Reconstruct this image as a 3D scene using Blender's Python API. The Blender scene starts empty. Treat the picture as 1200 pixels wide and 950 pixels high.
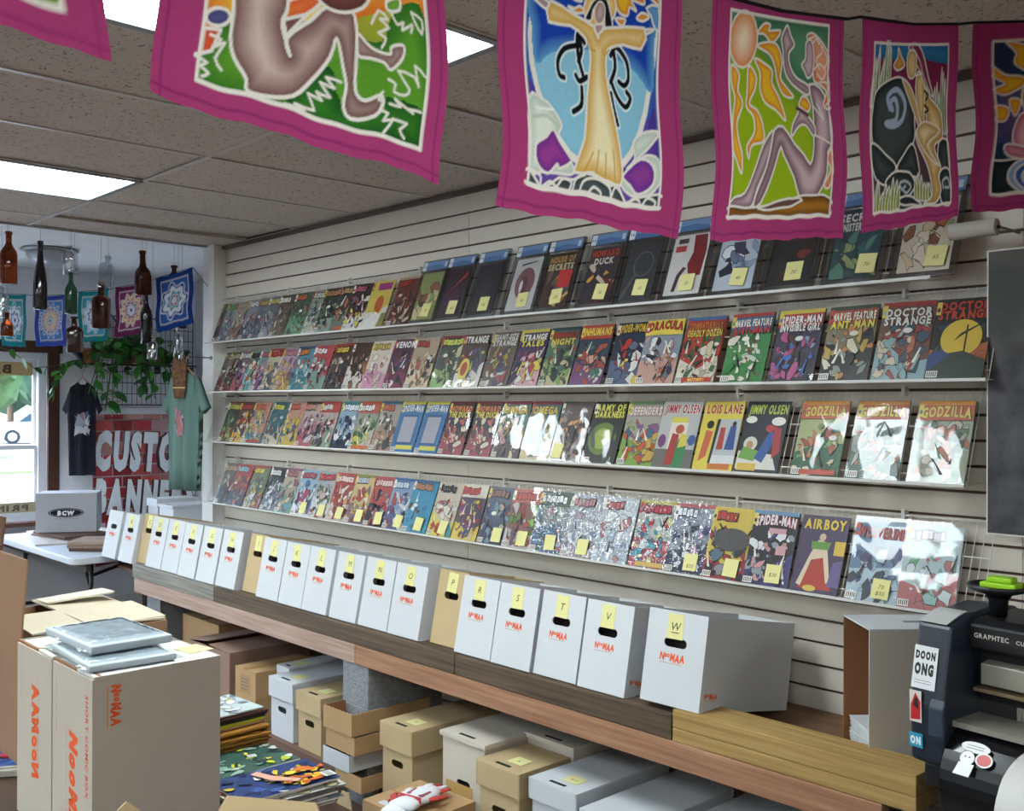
import bpy, bmesh, math, random
import numpy as np
from mathutils import Vector, Matrix, Euler

# ------------------------------------------------------------------ camera, world, exposure
SC = bpy.context.scene
COL = SC.collection
R = math.radians
EYE = Vector((0.0, 0.0, 1.60))
cam_d = bpy.data.cameras.new('camera'); cam = bpy.data.objects.new('camera', cam_d); COL.objects.link(cam)
cam_d.sensor_fit = 'HORIZONTAL'; cam_d.sensor_width = 36.0; cam_d.lens = 1198.0 / 1200.0 * 36.0
cam_d.clip_start = 0.05; cam_d.clip_end = 200
def _camera():
    yaw, pit, rol = R(46.95), 0.0007, 0.0038
    fw = Vector((-math.sin(yaw)*math.cos(pit), math.cos(yaw)*math.cos(pit), math.sin(pit)))
    r0 = Vector((math.cos(yaw), math.sin(yaw), 0)); u0 = r0.cross(fw)
    r = r0*math.cos(rol) + u0*math.sin(rol); u = -r0*math.sin(rol) + u0*math.cos(rol)
    m = Matrix((r, u, -fw)).transposed().to_4x4(); m.translation = EYE
    cam.matrix_world = m
_camera()
SC.camera = cam
W = bpy.data.worlds.new('world'); SC.world = W; W.use_nodes = True
_n = W.node_tree.nodes; _n.clear()
_bg = _n.new('ShaderNodeBackground'); _sky = _n.new('ShaderNodeTexSky'); _wo = _n.new('ShaderNodeOutputWorld')
_sky.sky_type = 'NISHITA'; _sky.sun_disc = False; _sky.sun_elevation = R(48); _sky.sun_rotation = R(200)
_sky.air_density = 1.0; _sky.dust_density = 3.0; _sky.ozone_density = 1.0
_bg.inputs['Strength'].default_value = 2.3
W.node_tree.links.new(_sky.outputs[0], _bg.inputs[0]); W.node_tree.links.new(_bg.outputs[0], _wo.inputs[0])
vs = SC.view_settings
vs.view_transform = 'Standard'; vs.look = 'None'; vs.gamma = 1.0; vs.exposure = 0.55; vs.use_curve_mapping = False
SC.cycles.use_denoising = True
SC.cycles.max_bounces = 10; SC.cycles.diffuse_bounces = 5; SC.cycles.glossy_bounces = 4
SC.cycles.transmission_bounces = 8; SC.cycles.transparent_max_bounces = 16
SC.cycles.sample_clamp_indirect = 6.0; SC.cycles.caustics_reflective = False; SC.cycles.caustics_refractive = False
PANEL_GLOW = 17.0            # ceiling light diffusers

# ------------------------------------------------------------------ colour and materials
def lin(c):
    if isinstance(c, str):
        c = c.lstrip('#'); c = tuple(int(c[i:i+2], 16) / 255 for i in (0, 2, 4))
    return tuple((x/12.92 if x <= .04045 else ((x+.055)/1.055)**2.4) for x in c[:3])
MATS = {}
def M(name, col, rough=.6, metal=0.0, var=0.0, vscale=8.0, bump=0.0, bscale=60.0, spec=.5, coat=0.0, emit=0.0, stretch=None, col2=None, detail=4.0, alpha=1.0, trans=0.0, ior=1.45, sheen=0.0, sub=0.0):
    if name in MATS: return MATS[name]
    m = bpy.data.materials.new(name); m.use_nodes = True; nt = m.node_tree; b = nt.nodes['Principled BSDF']
    c = lin(col)
    b.inputs['Base Color'].default_value = (*c, 1); b.inputs['Roughness'].default_value = rough
    b.inputs['Metallic'].default_value = metal; b.inputs['Specular IOR Level'].default_value = spec
    b.inputs['Coat Weight'].default_value = coat; b.inputs['Coat Roughness'].default_value = .1
    b.inputs['Alpha'].default_value = alpha; b.inputs['Transmission Weight'].default_value = trans; b.inputs['IOR'].default_value = ior
    b.inputs['Sheen Weight'].default_value = sheen
    if emit: b.inputs['Emission Color'].default_value = (*c, 1); b.inputs['Emission Strength'].default_value = emit
    if var or bump:
        tc = nt.nodes.new('ShaderNodeTexCoord'); mp = nt.nodes.new('ShaderNodeMapping')
        nt.links.new(tc.outputs['Object'], mp.inputs[0])
        if stretch: mp.inputs['Scale'].default_value = stretch
        if var:
            n = nt.nodes.new('ShaderNodeTexNoise'); n.inputs['Scale'].default_value = vscale; n.inputs['Detail'].default_value = detail
            nt.links.new(mp.outputs[0], n.inputs['Vector'])
            r = nt.nodes.new('ShaderNodeValToRGB'); nt.links.new(n.outputs['Fac'], r.inputs[0])
            c2 = lin(col2) if col2 else tuple(x*(1-var) for x in c)
            r.color_ramp.elements[0].position = .3; r.color_ramp.elements[1].position = .7
            r.color_ramp.elements[0].color = (*c2, 1); r.color_ramp.elements[1].color = (*c, 1)
            nt.links.new(r.outputs[0], b.inputs['Base Color'])
        if bump:
            n2 = nt.nodes.new('ShaderNodeTexNoise'); n2.inputs['Scale'].default_value = bscale; n2.inputs['Detail'].default_value = 3
            nt.links.new(mp.outputs[0], n2.inputs['Vector'])
            bp = nt.nodes.new('ShaderNodeBump'); bp.inputs['Strength'].default_value = bump; bp.inputs['Distance'].default_value = .01
            nt.links.new(n2.outputs['Fac'], bp.inputs['Height']); nt.links.new(bp.outputs[0], b.inputs['Normal'])
    MATS[name] = m; return m
def MC(name, rough=.45, spec=.5, coat=0.0, bump=0.0, bscale=400, translucent=0.0):
    """printed surface: colour comes from the face colours of the mesh"""
    if name in MATS: return MATS[name]
    m = bpy.data.materials.new(name); m.use_nodes = True; nt = m.node_tree; b = nt.nodes['Principled BSDF']
    a = nt.nodes.new('ShaderNodeVertexColor'); a.layer_name = 'ink'
    nt.links.new(a.outputs['Color'], b.inputs['Base Color'])
    b.inputs['Roughness'].default_value = rough; b.inputs['Specular IOR Level'].default_value = spec
    b.inputs['Coat Weight'].default_value = coat; b.inputs['Coat Roughness'].default_value = .06
    if bump:
        n2 = nt.nodes.new('ShaderNodeTexNoise'); n2.inputs['Scale'].default_value = bscale
        tc = nt.nodes.new('ShaderNodeTexCoord'); nt.links.new(tc.outputs['Object'], n2.inputs['Vector'])
        bp = nt.nodes.new('ShaderNodeBump'); bp.inputs['Strength'].default_value = bump; bp.inputs['Distance'].default_value = .003
        nt.links.new(n2.outputs['Fac'], bp.inputs['Height']); nt.links.new(bp.outputs[0], b.inputs['Normal'])
    if translucent:
        t = nt.nodes.new('ShaderNodeBsdfTranslucent'); mx = nt.nodes.new('ShaderNodeMixShader'); out = nt.nodes['Material Output']
        nt.links.new(a.outputs['Color'], t.inputs[0]); mx.inputs[0].default_value = translucent
        nt.links.new(b.outputs[0], mx.inputs[1]); nt.links.new(t.outputs[0], mx.inputs[2]); nt.links.new(mx.outputs[0], out.inputs[0])
    MATS[name] = m; return m
def film(name, tint='#ffffff', rough=.04, power=1.0, base=.04, bump=0.0, bscale=30.0):
    """thin clear plastic or window glass: mostly see-through, glossy by Fresnel"""
    if name in MATS: return MATS[name]
    m = bpy.data.materials.new(name); m.use_nodes = True; nt = m.node_tree; nt.nodes.clear()
    out = nt.nodes.new('ShaderNodeOutputMaterial'); tr = nt.nodes.new('ShaderNodeBsdfTransparent'); gl = nt.nodes.new('ShaderNodeBsdfGlossy')
    tr.inputs[0].default_value = (*lin(tint), 1); gl.inputs['Roughness'].default_value = rough
    fr = nt.nodes.new('ShaderNodeFresnel'); ge = nt.nodes.new('ShaderNodeNewGeometry'); io = nt.nodes.new('ShaderNodeMath'); io.operation = 'MULTIPLY_ADD'
    io.inputs[1].default_value = 1/1.5-1.5; io.inputs[2].default_value = 1.5        # same reflection from both sides of the sheet
    nt.links.new(ge.outputs['Backfacing'], io.inputs[0]); nt.links.new(io.outputs[0], fr.inputs[0])
    ma = nt.nodes.new('ShaderNodeMath'); ma.operation = 'MULTIPLY_ADD'; ma.inputs[1].default_value = power; ma.inputs[2].default_value = base; ma.use_clamp = True
    mx = nt.nodes.new('ShaderNodeMixShader')
    nt.links.new(fr.outputs[0], ma.inputs[0]); nt.links.new(ma.outputs[0], mx.inputs[0])
    nt.links.new(tr.outputs[0], mx.inputs[1]); nt.links.new(gl.outputs[0], mx.inputs[2]); nt.links.new(mx.outputs[0], out.inputs[0])
    if bump:
        n2 = nt.nodes.new('ShaderNodeTexNoise'); n2.inputs['Scale'].default_value = bscale; n2.inputs['Detail'].default_value = 0
        n2.inputs['Distortion'].default_value = .8
        tc = nt.nodes.new('ShaderNodeTexCoord'); mp = nt.nodes.new('ShaderNodeMapping')
        oi = nt.nodes.new('ShaderNodeObjectInfo'); mm = nt.nodes.new('ShaderNodeMath'); mm.operation = 'MULTIPLY'; mm.inputs[1].default_value = 40
        cb = nt.nodes.new('ShaderNodeCombineXYZ')
        nt.links.new(oi.outputs['Random'], mm.inputs[0]); nt.links.new(mm.outputs[0], cb.inputs[0]); nt.links.new(mm.outputs[0], cb.inputs[2])
        nt.links.new(cb.outputs[0], mp.inputs['Location'])
        nt.links.new(tc.outputs['Object'], mp.inputs[0]); nt.links.new(mp.outputs[0], n2.inputs['Vector'])
        bp = nt.nodes.new('ShaderNodeBump'); bp.inputs['Strength'].default_value = bump; bp.inputs['Distance'].default_value = .02
        nt.links.new(n2.outputs['Fac'], bp.inputs['Height']); nt.links.new(bp.outputs[0], gl.inputs['Normal'])
    MATS[name] = m; return m

# ------------------------------------------------------------------ mesh helpers
class MB:
    def __init__(s): s.v = []; s.f = []; s.c = []; s.col = None
    def add(s, vs, fs, col=None, mat=None):
        o = len(s.v)
        s.v += [tuple(mat @ Vector(p)) if mat else tuple(p) for p in vs]
        s.f += [tuple(i+o for i in f) for f in fs]
        s.c += [col if col is not None else s.col]*len(fs)
        return s
    def box(s, x0, x1, y0, y1, z0, z1, col=None, mat=None):
        vs = [(x0,y0,z0),(x1,y0,z0),(x1,y1,z0),(x0,y1,z0),(x0,y0,z1),(x1,y0,z1),(x1,y1,z1),(x0,y1,z1)]
        return s.add(vs, [(0,3,2,1),(4,5,6,7),(0,1,5,4),(1,2,6,5),(2,3,7,6),(3,0,4,7)], col, mat)
    def tube(s, pts, r, n=6, col=None, cap=True, taper=None):
        pts = [Vector(p) for p in pts]; rings = []; o = len(s.v); up = None
        for i, p in enumerate(pts):
            d = (pts[min(i+1, len(pts)-1)] - pts[max(i-1, 0)])
            d = d.normalized() if d.length > 1e-9 else Vector((0,0,1))
            if up is None: up = Vector((0,0,1)) if abs(d.z) < .9 else Vector((1,0,0))
            a = d.cross(up)
            if a.length < 1e-6: a = d.cross(Vector((1,.3,.2)))
            a.normalize(); b = a.cross(d).normalized(); up = b
            rr = r*(taper[i] if taper else 1)
            s.v += [tuple(p + a*math.cos(2*math.pi*k/n)*rr + b*math.sin(2*math.pi*k/n)*rr) for k in range(n)]
        fs = []
        for i in range(len(pts)-1):
            for k in range(n):
                fs.append((o+i*n+k, o+i*n+(k+1) % n, o+(i+1)*n+(k+1) % n, o+(i+1)*n+k))
        if cap: fs.append(tuple(o+k for k in reversed(range(n)))); fs.append(tuple(o+(len(pts)-1)*n+k for k in range(n)))
        s.f += fs; s.c += [col or s.col]*len(fs); return s
    def lathe(s, prof, n=20, c=(0,0,0), col=None, sq=0.0, mat=None):
        o = len(s.v); fs = []
        for (r, z) in prof:
            for k in range(n):
                t = 2*math.pi*k/n; x, y = math.cos(t), math.sin(t)
                if sq:
                    e = 1/max(abs(x), abs(y)); q = 1 + (min(e, 1.3)-1)*sq; x *= q; y *= q
                p = Vector((c[0]+r*x, c[1]+r*y, c[2]+z)); s.v.append(tuple(mat @ p) if mat else tuple(p))
        for i in range(len(prof)-1):
            for k in range(n): fs.append((o+i*n+k, o+i*n+(k+1) % n, o+(i+1)*n+(k+1) % n, o+(i+1)*n+k))
        if prof[0][0] > 1e-6: fs.append(tuple(o+k for k in reversed(range(n))))
        if prof[-1][0] > 1e-6: fs.append(tuple(o+(len(prof)-1)*n+k for k in range(n)))
        s.f += fs; s.c += [col or s.col]*len(fs); return s
    def prism(s, pts, a0, a1, axis='y', col=None, mat=None):
        """outline extruded along an axis; pts are the two other coordinates"""
        n = len(pts)
        def P(p, a): return {'y': (p[0], a, p[1]), 'x': (a, p[0], p[1]), 'z': (p[0], p[1], a)}[axis]
        vs = [P(p, a0) for p in pts] + [P(p, a1) for p in pts]
        fs = [tuple(range(n)), tuple(reversed(range(n, 2*n)))] + [(i, i+n, (i+1) % n+n, (i+1) % n) for i in range(n)]
        return s.add(vs, fs, col, mat)
    def holed(s, outer, hole, a0, a1, axis='y', col=None):
        from mathutils.geometry import tessellate_polygon
        tri = tessellate_polygon([[Vector((p[0], p[1], 0)) for p in outer], [Vector((p[0], p[1], 0)) for p in hole]])
        al = list(outer) + list(hole); n = len(al); no = len(outer)
        def P(p, a): return {'y': (p[0], a, p[1]), 'x': (a, p[0], p[1]), 'z': (p[0], p[1], a)}[axis]
        vs = [P(p, a0) for p in al] + [P(p, a1) for p in al]
        fs = [tuple(t) for t in tri] + [tuple(i+n for i in reversed(t)) for t in tri]
        for base, m in ((0, no), (no, len(hole))):
            fs += [(base+i, base+i+n, base+(i+1) % m+n, base+(i+1) % m) for i in range(m)]
        return s.add(vs, fs, col)
    def grid(s, nx, ny, fn, colfn=None):
        o = len(s.v)
        for j in range(ny+1):
            for i in range(nx+1): s.v.append(tuple(fn(i/nx, j/ny)))
        for j in range(ny):
            for i in range(nx):
                a = o+j*(nx+1)+i; s.f.append((a, a+1, a+nx+2, a+nx+1)); s.c.append(colfn((i+.5)/nx, (j+.5)/ny) if colfn else s.col)
        return s
    def mesh(s, name, ink=False, smooth=False):
        me = bpy.data.meshes.new(name); me.from_pydata(s.v, [], s.f)
        if ink:
            at = me.color_attributes.new('ink', 'FLOAT_COLOR', 'CORNER')
            buf = np.empty((len(me.loops), 4), np.float32); k = 0
            cache = {}
            for f, c in zip(s.f, s.c):
                if c not in cache: cache[c] = (*lin(c if c is not None else '#ffffff'), 1.0)
                buf[k:k+len(f)] = cache[c]; k += len(f)
            at.data.foreach_set('color', buf.ravel())
        if smooth: me.polygons.foreach_set('use_smooth', [True]*len(me.polygons))
        bm = bmesh.new(); bm.from_mesh(me)
        if not ink: bmesh.ops.recalc_face_normals(bm, faces=bm.faces)
        bm.to_mesh(me); bm.free()
        me.update(); return me
def put(name, me, mat=None, parent=None, loc=(0,0,0), rot=(0,0,0), bevel=0.0, scale=None):
    o = bpy.data.objects.new(name, me); COL.objects.link(o)
    if mat and not me.materials: me.materials.append(mat)
    o.location = loc; o.rotation_euler = rot
    if scale: o.scale = scale
    if parent: o.parent = parent
    if bevel:
        b = o.modifiers.new('bevel', 'BEVEL'); b.width = bevel; b.segments = 2; b.limit_method = 'ANGLE'
    return o
def build(mb, name, mat, parent=None, loc=(0,0,0), rot=(0,0,0), bevel=0.0, ink=False, smooth=False):
    return put(name, mb.mesh(name, ink, smooth), mat, parent, loc, rot, bevel)
def tag(o, label=None, cat=None, group=None, kind=None):
    if label: o['label'] = label
    if cat: o['category'] = cat
    if group: o['group'] = group
    if kind: o['kind'] = kind
    return o
def thing(name, label, cat, loc=(0,0,0), rot=(0,0,0), group=None):
    o = bpy.data.objects.new(name, None); COL.objects.link(o); o.empty_display_size = .05
    o.location = loc; o.rotation_euler = rot
    return tag(o, label, cat, group)
def struct(mb, name, mat, **k):
    return tag(build(mb, name, mat, **k), kind='structure')

# ------------------------------------------------------------------ lettering
GLY = {}
def glyph(ch, heavy):
    key = (ch, heavy)
    if key in GLY: return GLY[key]
    cu = bpy.data.curves.new('glyph', 'FONT'); cu.body = ch; cu.resolution_u = 2; cu.offset = {0: 0, 1: .022, 2: .045, 3: .075}[heavy]
    ob = bpy.data.objects.new('glyph', cu); COL.objects.link(ob)
    dg = bpy.context.evaluated_depsgraph_get(); ev = ob.evaluated_get(dg); me = ev.to_mesh()
    vs = [(v.co.x, v.co.y) for v in me.vertices]; fs = [tuple(p.vertices) for p in me.polygons]
    ev.to_mesh_clear()
    bpy.data.objects.remove(ob); bpy.data.curves.remove(cu)
    adv = (max(v[0] for v in vs) if vs else .25) + .07 + .02*heavy
    GLY[key] = (vs, fs, adv); return GLY[key]
def textgeo(s, size, heavy=1, shear=0.0, sx=1.0, track=0.0):
    vs = []; fs = []; x = 0.0
    for ch in s:
        if ch == ' ': x += .32; continue
        gv, gf, adv = glyph(ch, heavy); o = len(vs)
        vs += [((x+a+shear*b)*size*sx, b*size) for a, b in gv]; fs += [tuple(i+o for i in f) for f in gf]; x += adv+track
    return vs, fs, x*size*sx
class Art:
    """flat print on a board: x to the right, z up, facing -y"""
    def __init__(s, w, h, bg, t=.002, step=.00004):
        s.w, s.h, s.m, s.k, s.step = w, h, MB(), 0, step
        s.m.box(-w/2, w/2, 0, t, 0, h, bg)
    def y(s): s.k += 1; return -s.step*s.k
    def poly(s, pts, c, clip=True):
        y = s.y()
        if clip: pts = [(min(max(p[0], -s.w/2), s.w/2), min(max(p[1], 0), s.h)) for p in pts]
        s.m.add([(p[0], y, p[1]) for p in pts], [tuple(range(len(pts)))], c); return s
    def rect(s, x0, z0, x1, z1, c): return s.poly([(x0,z0),(x1,z0),(x1,z1),(x0,z1)], c)
    def oval(s, x, z, rx, rz, c, n=18, clip=True): return s.poly([(x+rx*math.cos(2*math.pi*i/n), z+rz*math.sin(2*math.pi*i/n)) for i in range(n)], c, clip)
    def blob(s, x, z, rx, rz, c, rnd, n=11, ang=0.0, rough=.45):
        pts = []
        for i in range(n):
            t = 2*math.pi*i/n; q = 1+rough*(rnd.random()-.5)*2
            a, b = rx*q*math.cos(t), rz*q*math.sin(t)
            pts.append((x+a*math.cos(ang)-b*math.sin(ang), z+a*math.sin(ang)+b*math.cos(ang)))
        s.poly([(x+(p[0]-x)*1.12, z+(p[1]-z)*1.12) for p in pts], '#1c1a1c'); return s.poly(pts, c)
    def text(s, t, x, z, size, c, heavy=1, shear=0.0, fit=None, align='c', back=None, arch=0.0, track=0.0, rot=0.0):
        vs, fs, w = textgeo(t, size, heavy, shear, 1.0, track)
        k = fit/w if fit and w > 0 else 1.0; w *= k
        off = {'c': -w/2, 'l': 0, 'r': -w}[align]
        def T(p, ww=0):
            a = p[0]*k+off; b = p[1] + (arch*(1-(2*a/max(w, 1e-6))**2) if arch else 0)
            return (x+a*math.cos(rot)-b*math.sin(rot), z+a*math.sin(rot)+b*math.cos(rot))
        if back:
            v2, f2, w2 = textgeo(t, size, min(3, heavy+2), shear, 1.0, track - .04)
            y = s.y(); s.m.add([(T(p)[0], y, T(p)[1]) for p in v2], f2, back)
        y = s.y(); s.m.add([(T(p)[0], y, T(p)[1]) for p in vs], fs, c); return s
    def mesh(s, name): return s.m.mesh(name, ink=True)
    def put(s, name, mat, parent=None, loc=(0,0,0), rot=(0,0,0)): return put(name, s.mesh(name), mat, parent, loc, rot)
ORD = ['first','second','third','fourth','fifth','sixth','seventh','eighth','ninth','tenth','eleventh','twelfth','thirteenth','fourteenth','fifteenth','sixteenth','seventeenth','eighteenth','nineteenth','twentieth','twenty-first','twenty-second','twenty-third','twenty-fourth','twenty-fifth','twenty-sixth','twenty-seventh','twenty-eighth','twenty-ninth','thirtieth']
# ------------------------------------------------------------------ the room
rnd = random.Random(7)
CEIL = 2.60; WALLY = 3.073
m_white = M('white_paint', '#dcdcda', .75, var=.05, vscale=3)
m_drywall = M('textured_drywall', '#eaedf0', .9, bump=.35, bscale=14, var=.06, vscale=5)
m_slat = M('white_melamine', '#cfc7ba', .38, spec=.45, var=.03, vscale=2)
m_groove = M('groove_brown', '#4a3428', .5)
m_trimbr = M('dark_brown_wood', '#4f2c1c', .5, var=.35, vscale=6, stretch=(1, 1, .1))
m_bar = M('white_enamel', '#cfcdc8', .4)
def tile_material():
    m = bpy.data.materials.new('fissured_ceiling_tile'); m.use_nodes = True; nt = m.node_tree; b = nt.nodes['Principled BSDF']
    b.inputs['Roughness'].default_value = .95; b.inputs['Specular IOR Level'].default_value = .1
    tc = nt.nodes.new('ShaderNodeTexCoord'); mp = nt.nodes.new('ShaderNodeMapping'); nt.links.new(tc.outputs['Object'], mp.inputs[0])
    oi = nt.nodes.new('ShaderNodeObjectInfo'); mm = nt.nodes.new('ShaderNodeMath'); mm.operation = 'MULTIPLY'; mm.inputs[1].default_value = 30
    cb = nt.nodes.new('ShaderNodeCombineXYZ'); nt.links.new(oi.outputs['Random'], mm.inputs[0]); nt.links.new(mm.outputs[0], cb.inputs[0]); nt.links.new(cb.outputs[0], mp.inputs['Location'])
    n = nt.nodes.new('ShaderNodeTexNoise'); n.inputs['Scale'].default_value = 62; n.inputs['Detail'].default_value = 2; n.inputs['Distortion'].default_value = 1.2
    nt.links.new(mp.outputs[0], n.inputs['Vector'])
    r = nt.nodes.new('ShaderNodeValToRGB'); r.color_ramp.elements[0].position = .31; r.color_ramp.elements[1].position = .40
    r.color_ramp.elements[0].color = (*lin('#7d756c'), 1); r.color_ramp.elements[1].color = (*lin('#d3ccc2'), 1)
    nt.links.new(n.outputs['Fac'], r.inputs[0]); nt.links.new(r.outputs[0], b.inputs['Base Color'])
    bp = nt.nodes.new('ShaderNodeBump'); bp.inputs['Strength'].default_value = .5; bp.inputs['Distance'].default_value = .004
    nt.links.new(r.outputs[0], bp.inputs['Height']); nt.links.new(bp.outputs[0], b.inputs['Normal'])
    return m
m_tile = tile_material()
def floor_material():
    m = bpy.data.materials.new('dark_wood_floor'); m.use_nodes = True; nt = m.node_tree; b = nt.nodes['Principled BSDF']
    tc = nt.nodes.new('ShaderNodeTexCoord'); br = nt.nodes.new('ShaderNodeTexBrick'); nz = nt.nodes.new('ShaderNodeTexNoise'); mp = nt.nodes.new('ShaderNodeMapping')
    mp.inputs['Scale'].default_value = (2, 30, 2); nt.links.new(tc.outputs['Object'], mp.inputs[0]); nt.links.new(mp.outputs[0], nz.inputs['Vector']); nz.inputs['Scale'].default_value = 2
    br.inputs['Scale'].default_value = 1; br.inputs['Brick Width'].default_value = 1.2; br.inputs['Row Height'].default_value = .15; br.inputs['Mortar Size'].default_value = .003
    br.inputs['Color1'].default_value = (*lin('#5b3f31'), 1); br.inputs['Color2'].default_value = (*lin('#4c3429'), 1); br.inputs['Mortar'].default_value = (*lin('#1e1512'), 1)
    mx = nt.nodes.new('ShaderNodeMix'); mx.data_type = 'RGBA'; mx.blend_type = 'MULTIPLY'; mx.inputs[0].default_value = .5
    nt.links.new(tc.outputs['Object'], br.inputs['Vector']); nt.links.new(br.outputs['Color'], mx.inputs[6]); nt.links.new(nz.outputs['Fac'], mx.inputs[7])
    nt.links.new(mx.outputs[2], b.inputs['Base Color']); b.inputs['Roughness'].default_value = .45
    return m
struct(MB().box(-8.2, 4.1, -5.5, 4.0, -.12, 0), 'floor', floor_material())

# slat wall: every slat is a board of its own in front of a brown backing
wall_back = struct(MB().box(-5.942, 4.0, 3.083, 3.16, 0, 2.66), 'wall_back', m_groove)
G0 = 1.60 + .8933; PITCH = .0762
seams = [-5.940, -3.584, -1.142, 1.30]
for a, b in zip(seams[:-1], seams[1:]):
    me = None
    i = -1
    while True:
        top = G0 - PITCH*i - .0045 if i >= 0 else CEIL + .01
        bot = G0 - PITCH*(i+1) + .0045
        if bot < 0: bot = .0
        if top <= .02: break
        if i == -1:
            build(MB().box(a+.001, b-.001, WALLY, WALLY+.012, bot, top), 'slat', m_slat, wall_back, bevel=.0012)
        else:
            if me is None or bot == 0:
                me = MB().box(0, b-a-.002, 0, .012, 0, top-bot).mesh('slat')
            o = put('slat', me, m_slat, wall_back, (a+.001, WALLY, bot), bevel=.0012)
        i += 1
struct(MB().box(1.30, 4.0, WALLY, 3.084, 0, 2.66), 'wall_back_plain', m_white)
struct(MB().box(-5.95, 1.3, 3.050, WALLY, 2.578, 2.598), 'trim_1', M('brown_angle_trim', '#54463c', .5))
# white post that ends the slat wall, and the bay beyond it
struct(MB().box(-6.086, -5.942, 2.994, 3.30, 0, 2.62), 'wall_post', m_white, bevel=.003)
struct(MB().box(-6.09, -6.0, 3.30, 3.95, 0, 2.66), 'wall_return', m_white)
struct(MB().box(-8.1, -6.0, 3.87, 4.0, 0, 2.66), 'wall_bay', M('bay_paint', '#dfe2e8', .8))
struct(MB().box(-8.2, 4.1, -5.5, -5.4, 0, 2.66), 'wall_front', m_white)
struct(MB().box(4.0, 4.1, -5.5, 3.2, 0, 2.66), 'wall_right', M('tan_bounce_paint', '#c4a88c', .7, var=.1, vscale=4))  # unseen wall, its tan chosen to bounce warm light back
# window wall: one opening in view, three unseen ones added for daylight
wl = MB()
OPEN = [(1.72, 2.69), (.35, 1.32), (-2.1, -.5), (-4.6, -2.9)]; ZB, ZT = .735, 1.985
ys = [-5.5, -4.6, -2.9, -2.1, -.5, .35, 1.32, 1.72, 2.69, 3.9]
for k in range(0, 10, 2): wl.box(-8.16, -8.0, ys[k], ys[k+1], 0, 2.66)
for y0, y1 in OPEN: wl.box(-8.16, -8.0, y0, y1, 0, ZB); wl.box(-8.16, -8.0, y0, y1, ZT, 2.66)
wall_left = struct(wl, 'wall_left', M('window_wall_paint', '#e0e3ea', .8, var=.04, vscale=3))
struct(MB().box(-8.0, -7.985, 2.78, 3.87, 0, .10), 'baseboard_left', m_white)
m_vinyl = M('white_window_vinyl', '#d4d9df', .4)
m_glass = film('window_glass', '#f4fbff', .0, .9, .0)
for wi, (y0, y1) in enumerate(OPEN):
    w = tag(bpy.data.objects.new('window_%d' % (wi+1), None), kind='structure'); COL.objects.link(w)  # all but the first are unseen and let in extra daylight
    f = MB()
    for a, b, c, d in ((y0, y0+.055, ZB, ZT), (y1-.055, y1, ZB, ZT), (y0+.055, y1-.055, ZT-.05, ZT), (y0+.055, y1-.055, ZB, ZB+.03)): f.box(-8.12, -8.02, a, b, c, d)
    build(f, 'frame', m_vinyl, w, bevel=.004)
    for nm, x, z0, z1 in (('upper_sash', -8.085, 1.262, ZT-.05), ('lower_sash', -8.055, ZB+.03, 1.298)):
        s = MB(); a, b = y0+.055, y1-.055
        for q in ((a, a+.022, z0, z1), (b-.022, b, z0, z1), (a+.022, b-.022, z0, z0+.034), (a+.022, b-.022, z1-.034 if nm[0] == 'l' else z1-.02, z1)):
            s.box(x-.014, x+.014, *q)
        sa = build(s, nm, m_vinyl, w, bevel=.003)
        build(MB().box(x-.002, x+.002, a+.022, b-.022, z0+.034, z1-.02), 'pane', m_glass, sa)
    t = MB(); t.box(-8.0, -7.972, y1, y1+.085, ZB-.1, ZT); t.box(-8.0, -7.972, y0-.085, y0, ZB-.1, ZT); t.box(-8.0, -7.968, y0-.105, y1+.105, ZT, ZT+.088)
    t.box(-8.0, -7.90, y0-.10, y1+.10, ZB-.03, ZB)
    build(t, 'casing', m_trimbr, w, bevel=.004)
# stick-on lettering seen from behind on the first window
a = Art(.86, .10, '#b59a6c', .0006)
a.text('BANNERS', -.27, .018, .085, '#4d3a22', 2, align='l', fit=.60)
o = a.put('window_lettering', MC('vinyl_print', .5), None, (-8.078, 2.195, 1.815), (0, 0, R(90))); o.scale = (-1, 1, 1)
tag(o, 'tan lettering strip across the top of the window, seen from behind', 'window sign')
a = Art(.86, .075, '#a99d7c', .0006); a.text('PRINTING', -.38, .014, .06, '#55503f', 2, align='l', fit=.5)
o = a.put('window_lettering', MATS['vinyl_print'], None, (-8.040, 2.195, .797), (0, 0, R(90))); o.scale = (-1, 1, 1)
tag(o, 'pale tan lettering strip along the bottom of the window, seen from behind', 'window sign')

# suspended ceiling
ceiling = struct(MB().box(-6.02, 4.0, -5.4, 3.1, CEIL+.05, CEIL+.09), 'ceiling', m_white)
xs = [-6.02] + [-5.668 + .6*j for j in range(17)]
xs = [x for x in xs if x < 3.95] + [4.0]
yl = [3.078, 1.915, .696, -.523, -1.742, -2.961, -4.18, -5.4]
LIGHTX = (-5.068, -2.668, -.268, 2.132); LIGHTY = (.696, -1.742, -4.18)
for i in range(len(xs)-1):
    for j in range(len(yl)-1):
        x0, x1, y1, y0 = xs[i], xs[i+1], yl[j], yl[j+1]
        if any(abs(x0-q) < .01 and abs(y0-r) < .01 for a_, q in enumerate(LIGHTX) for b_, r in enumerate(LIGHTY) if (a_, b_) not in {(2, 0)}): continue
        w, h = x1-x0-.006, y1-y0-.006
        mb = MB().box(-w/2, w/2, -h/2, h/2, 0, .016)
        dz = rnd.random()*.004
        o = build(mb, 'ceiling_tile', m_tile, ceiling, ((x0+x1)/2, (y0+y1)/2, CEIL+.004+dz), (R(rnd.uniform(-.12, .12)), R(rnd.uniform(-.15, .15)), 0))
        if i == 1 and j == 0: o.rotation_euler = (R(.5), R(.5), 0); o.location.z += .012
bm_long = {}
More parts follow.
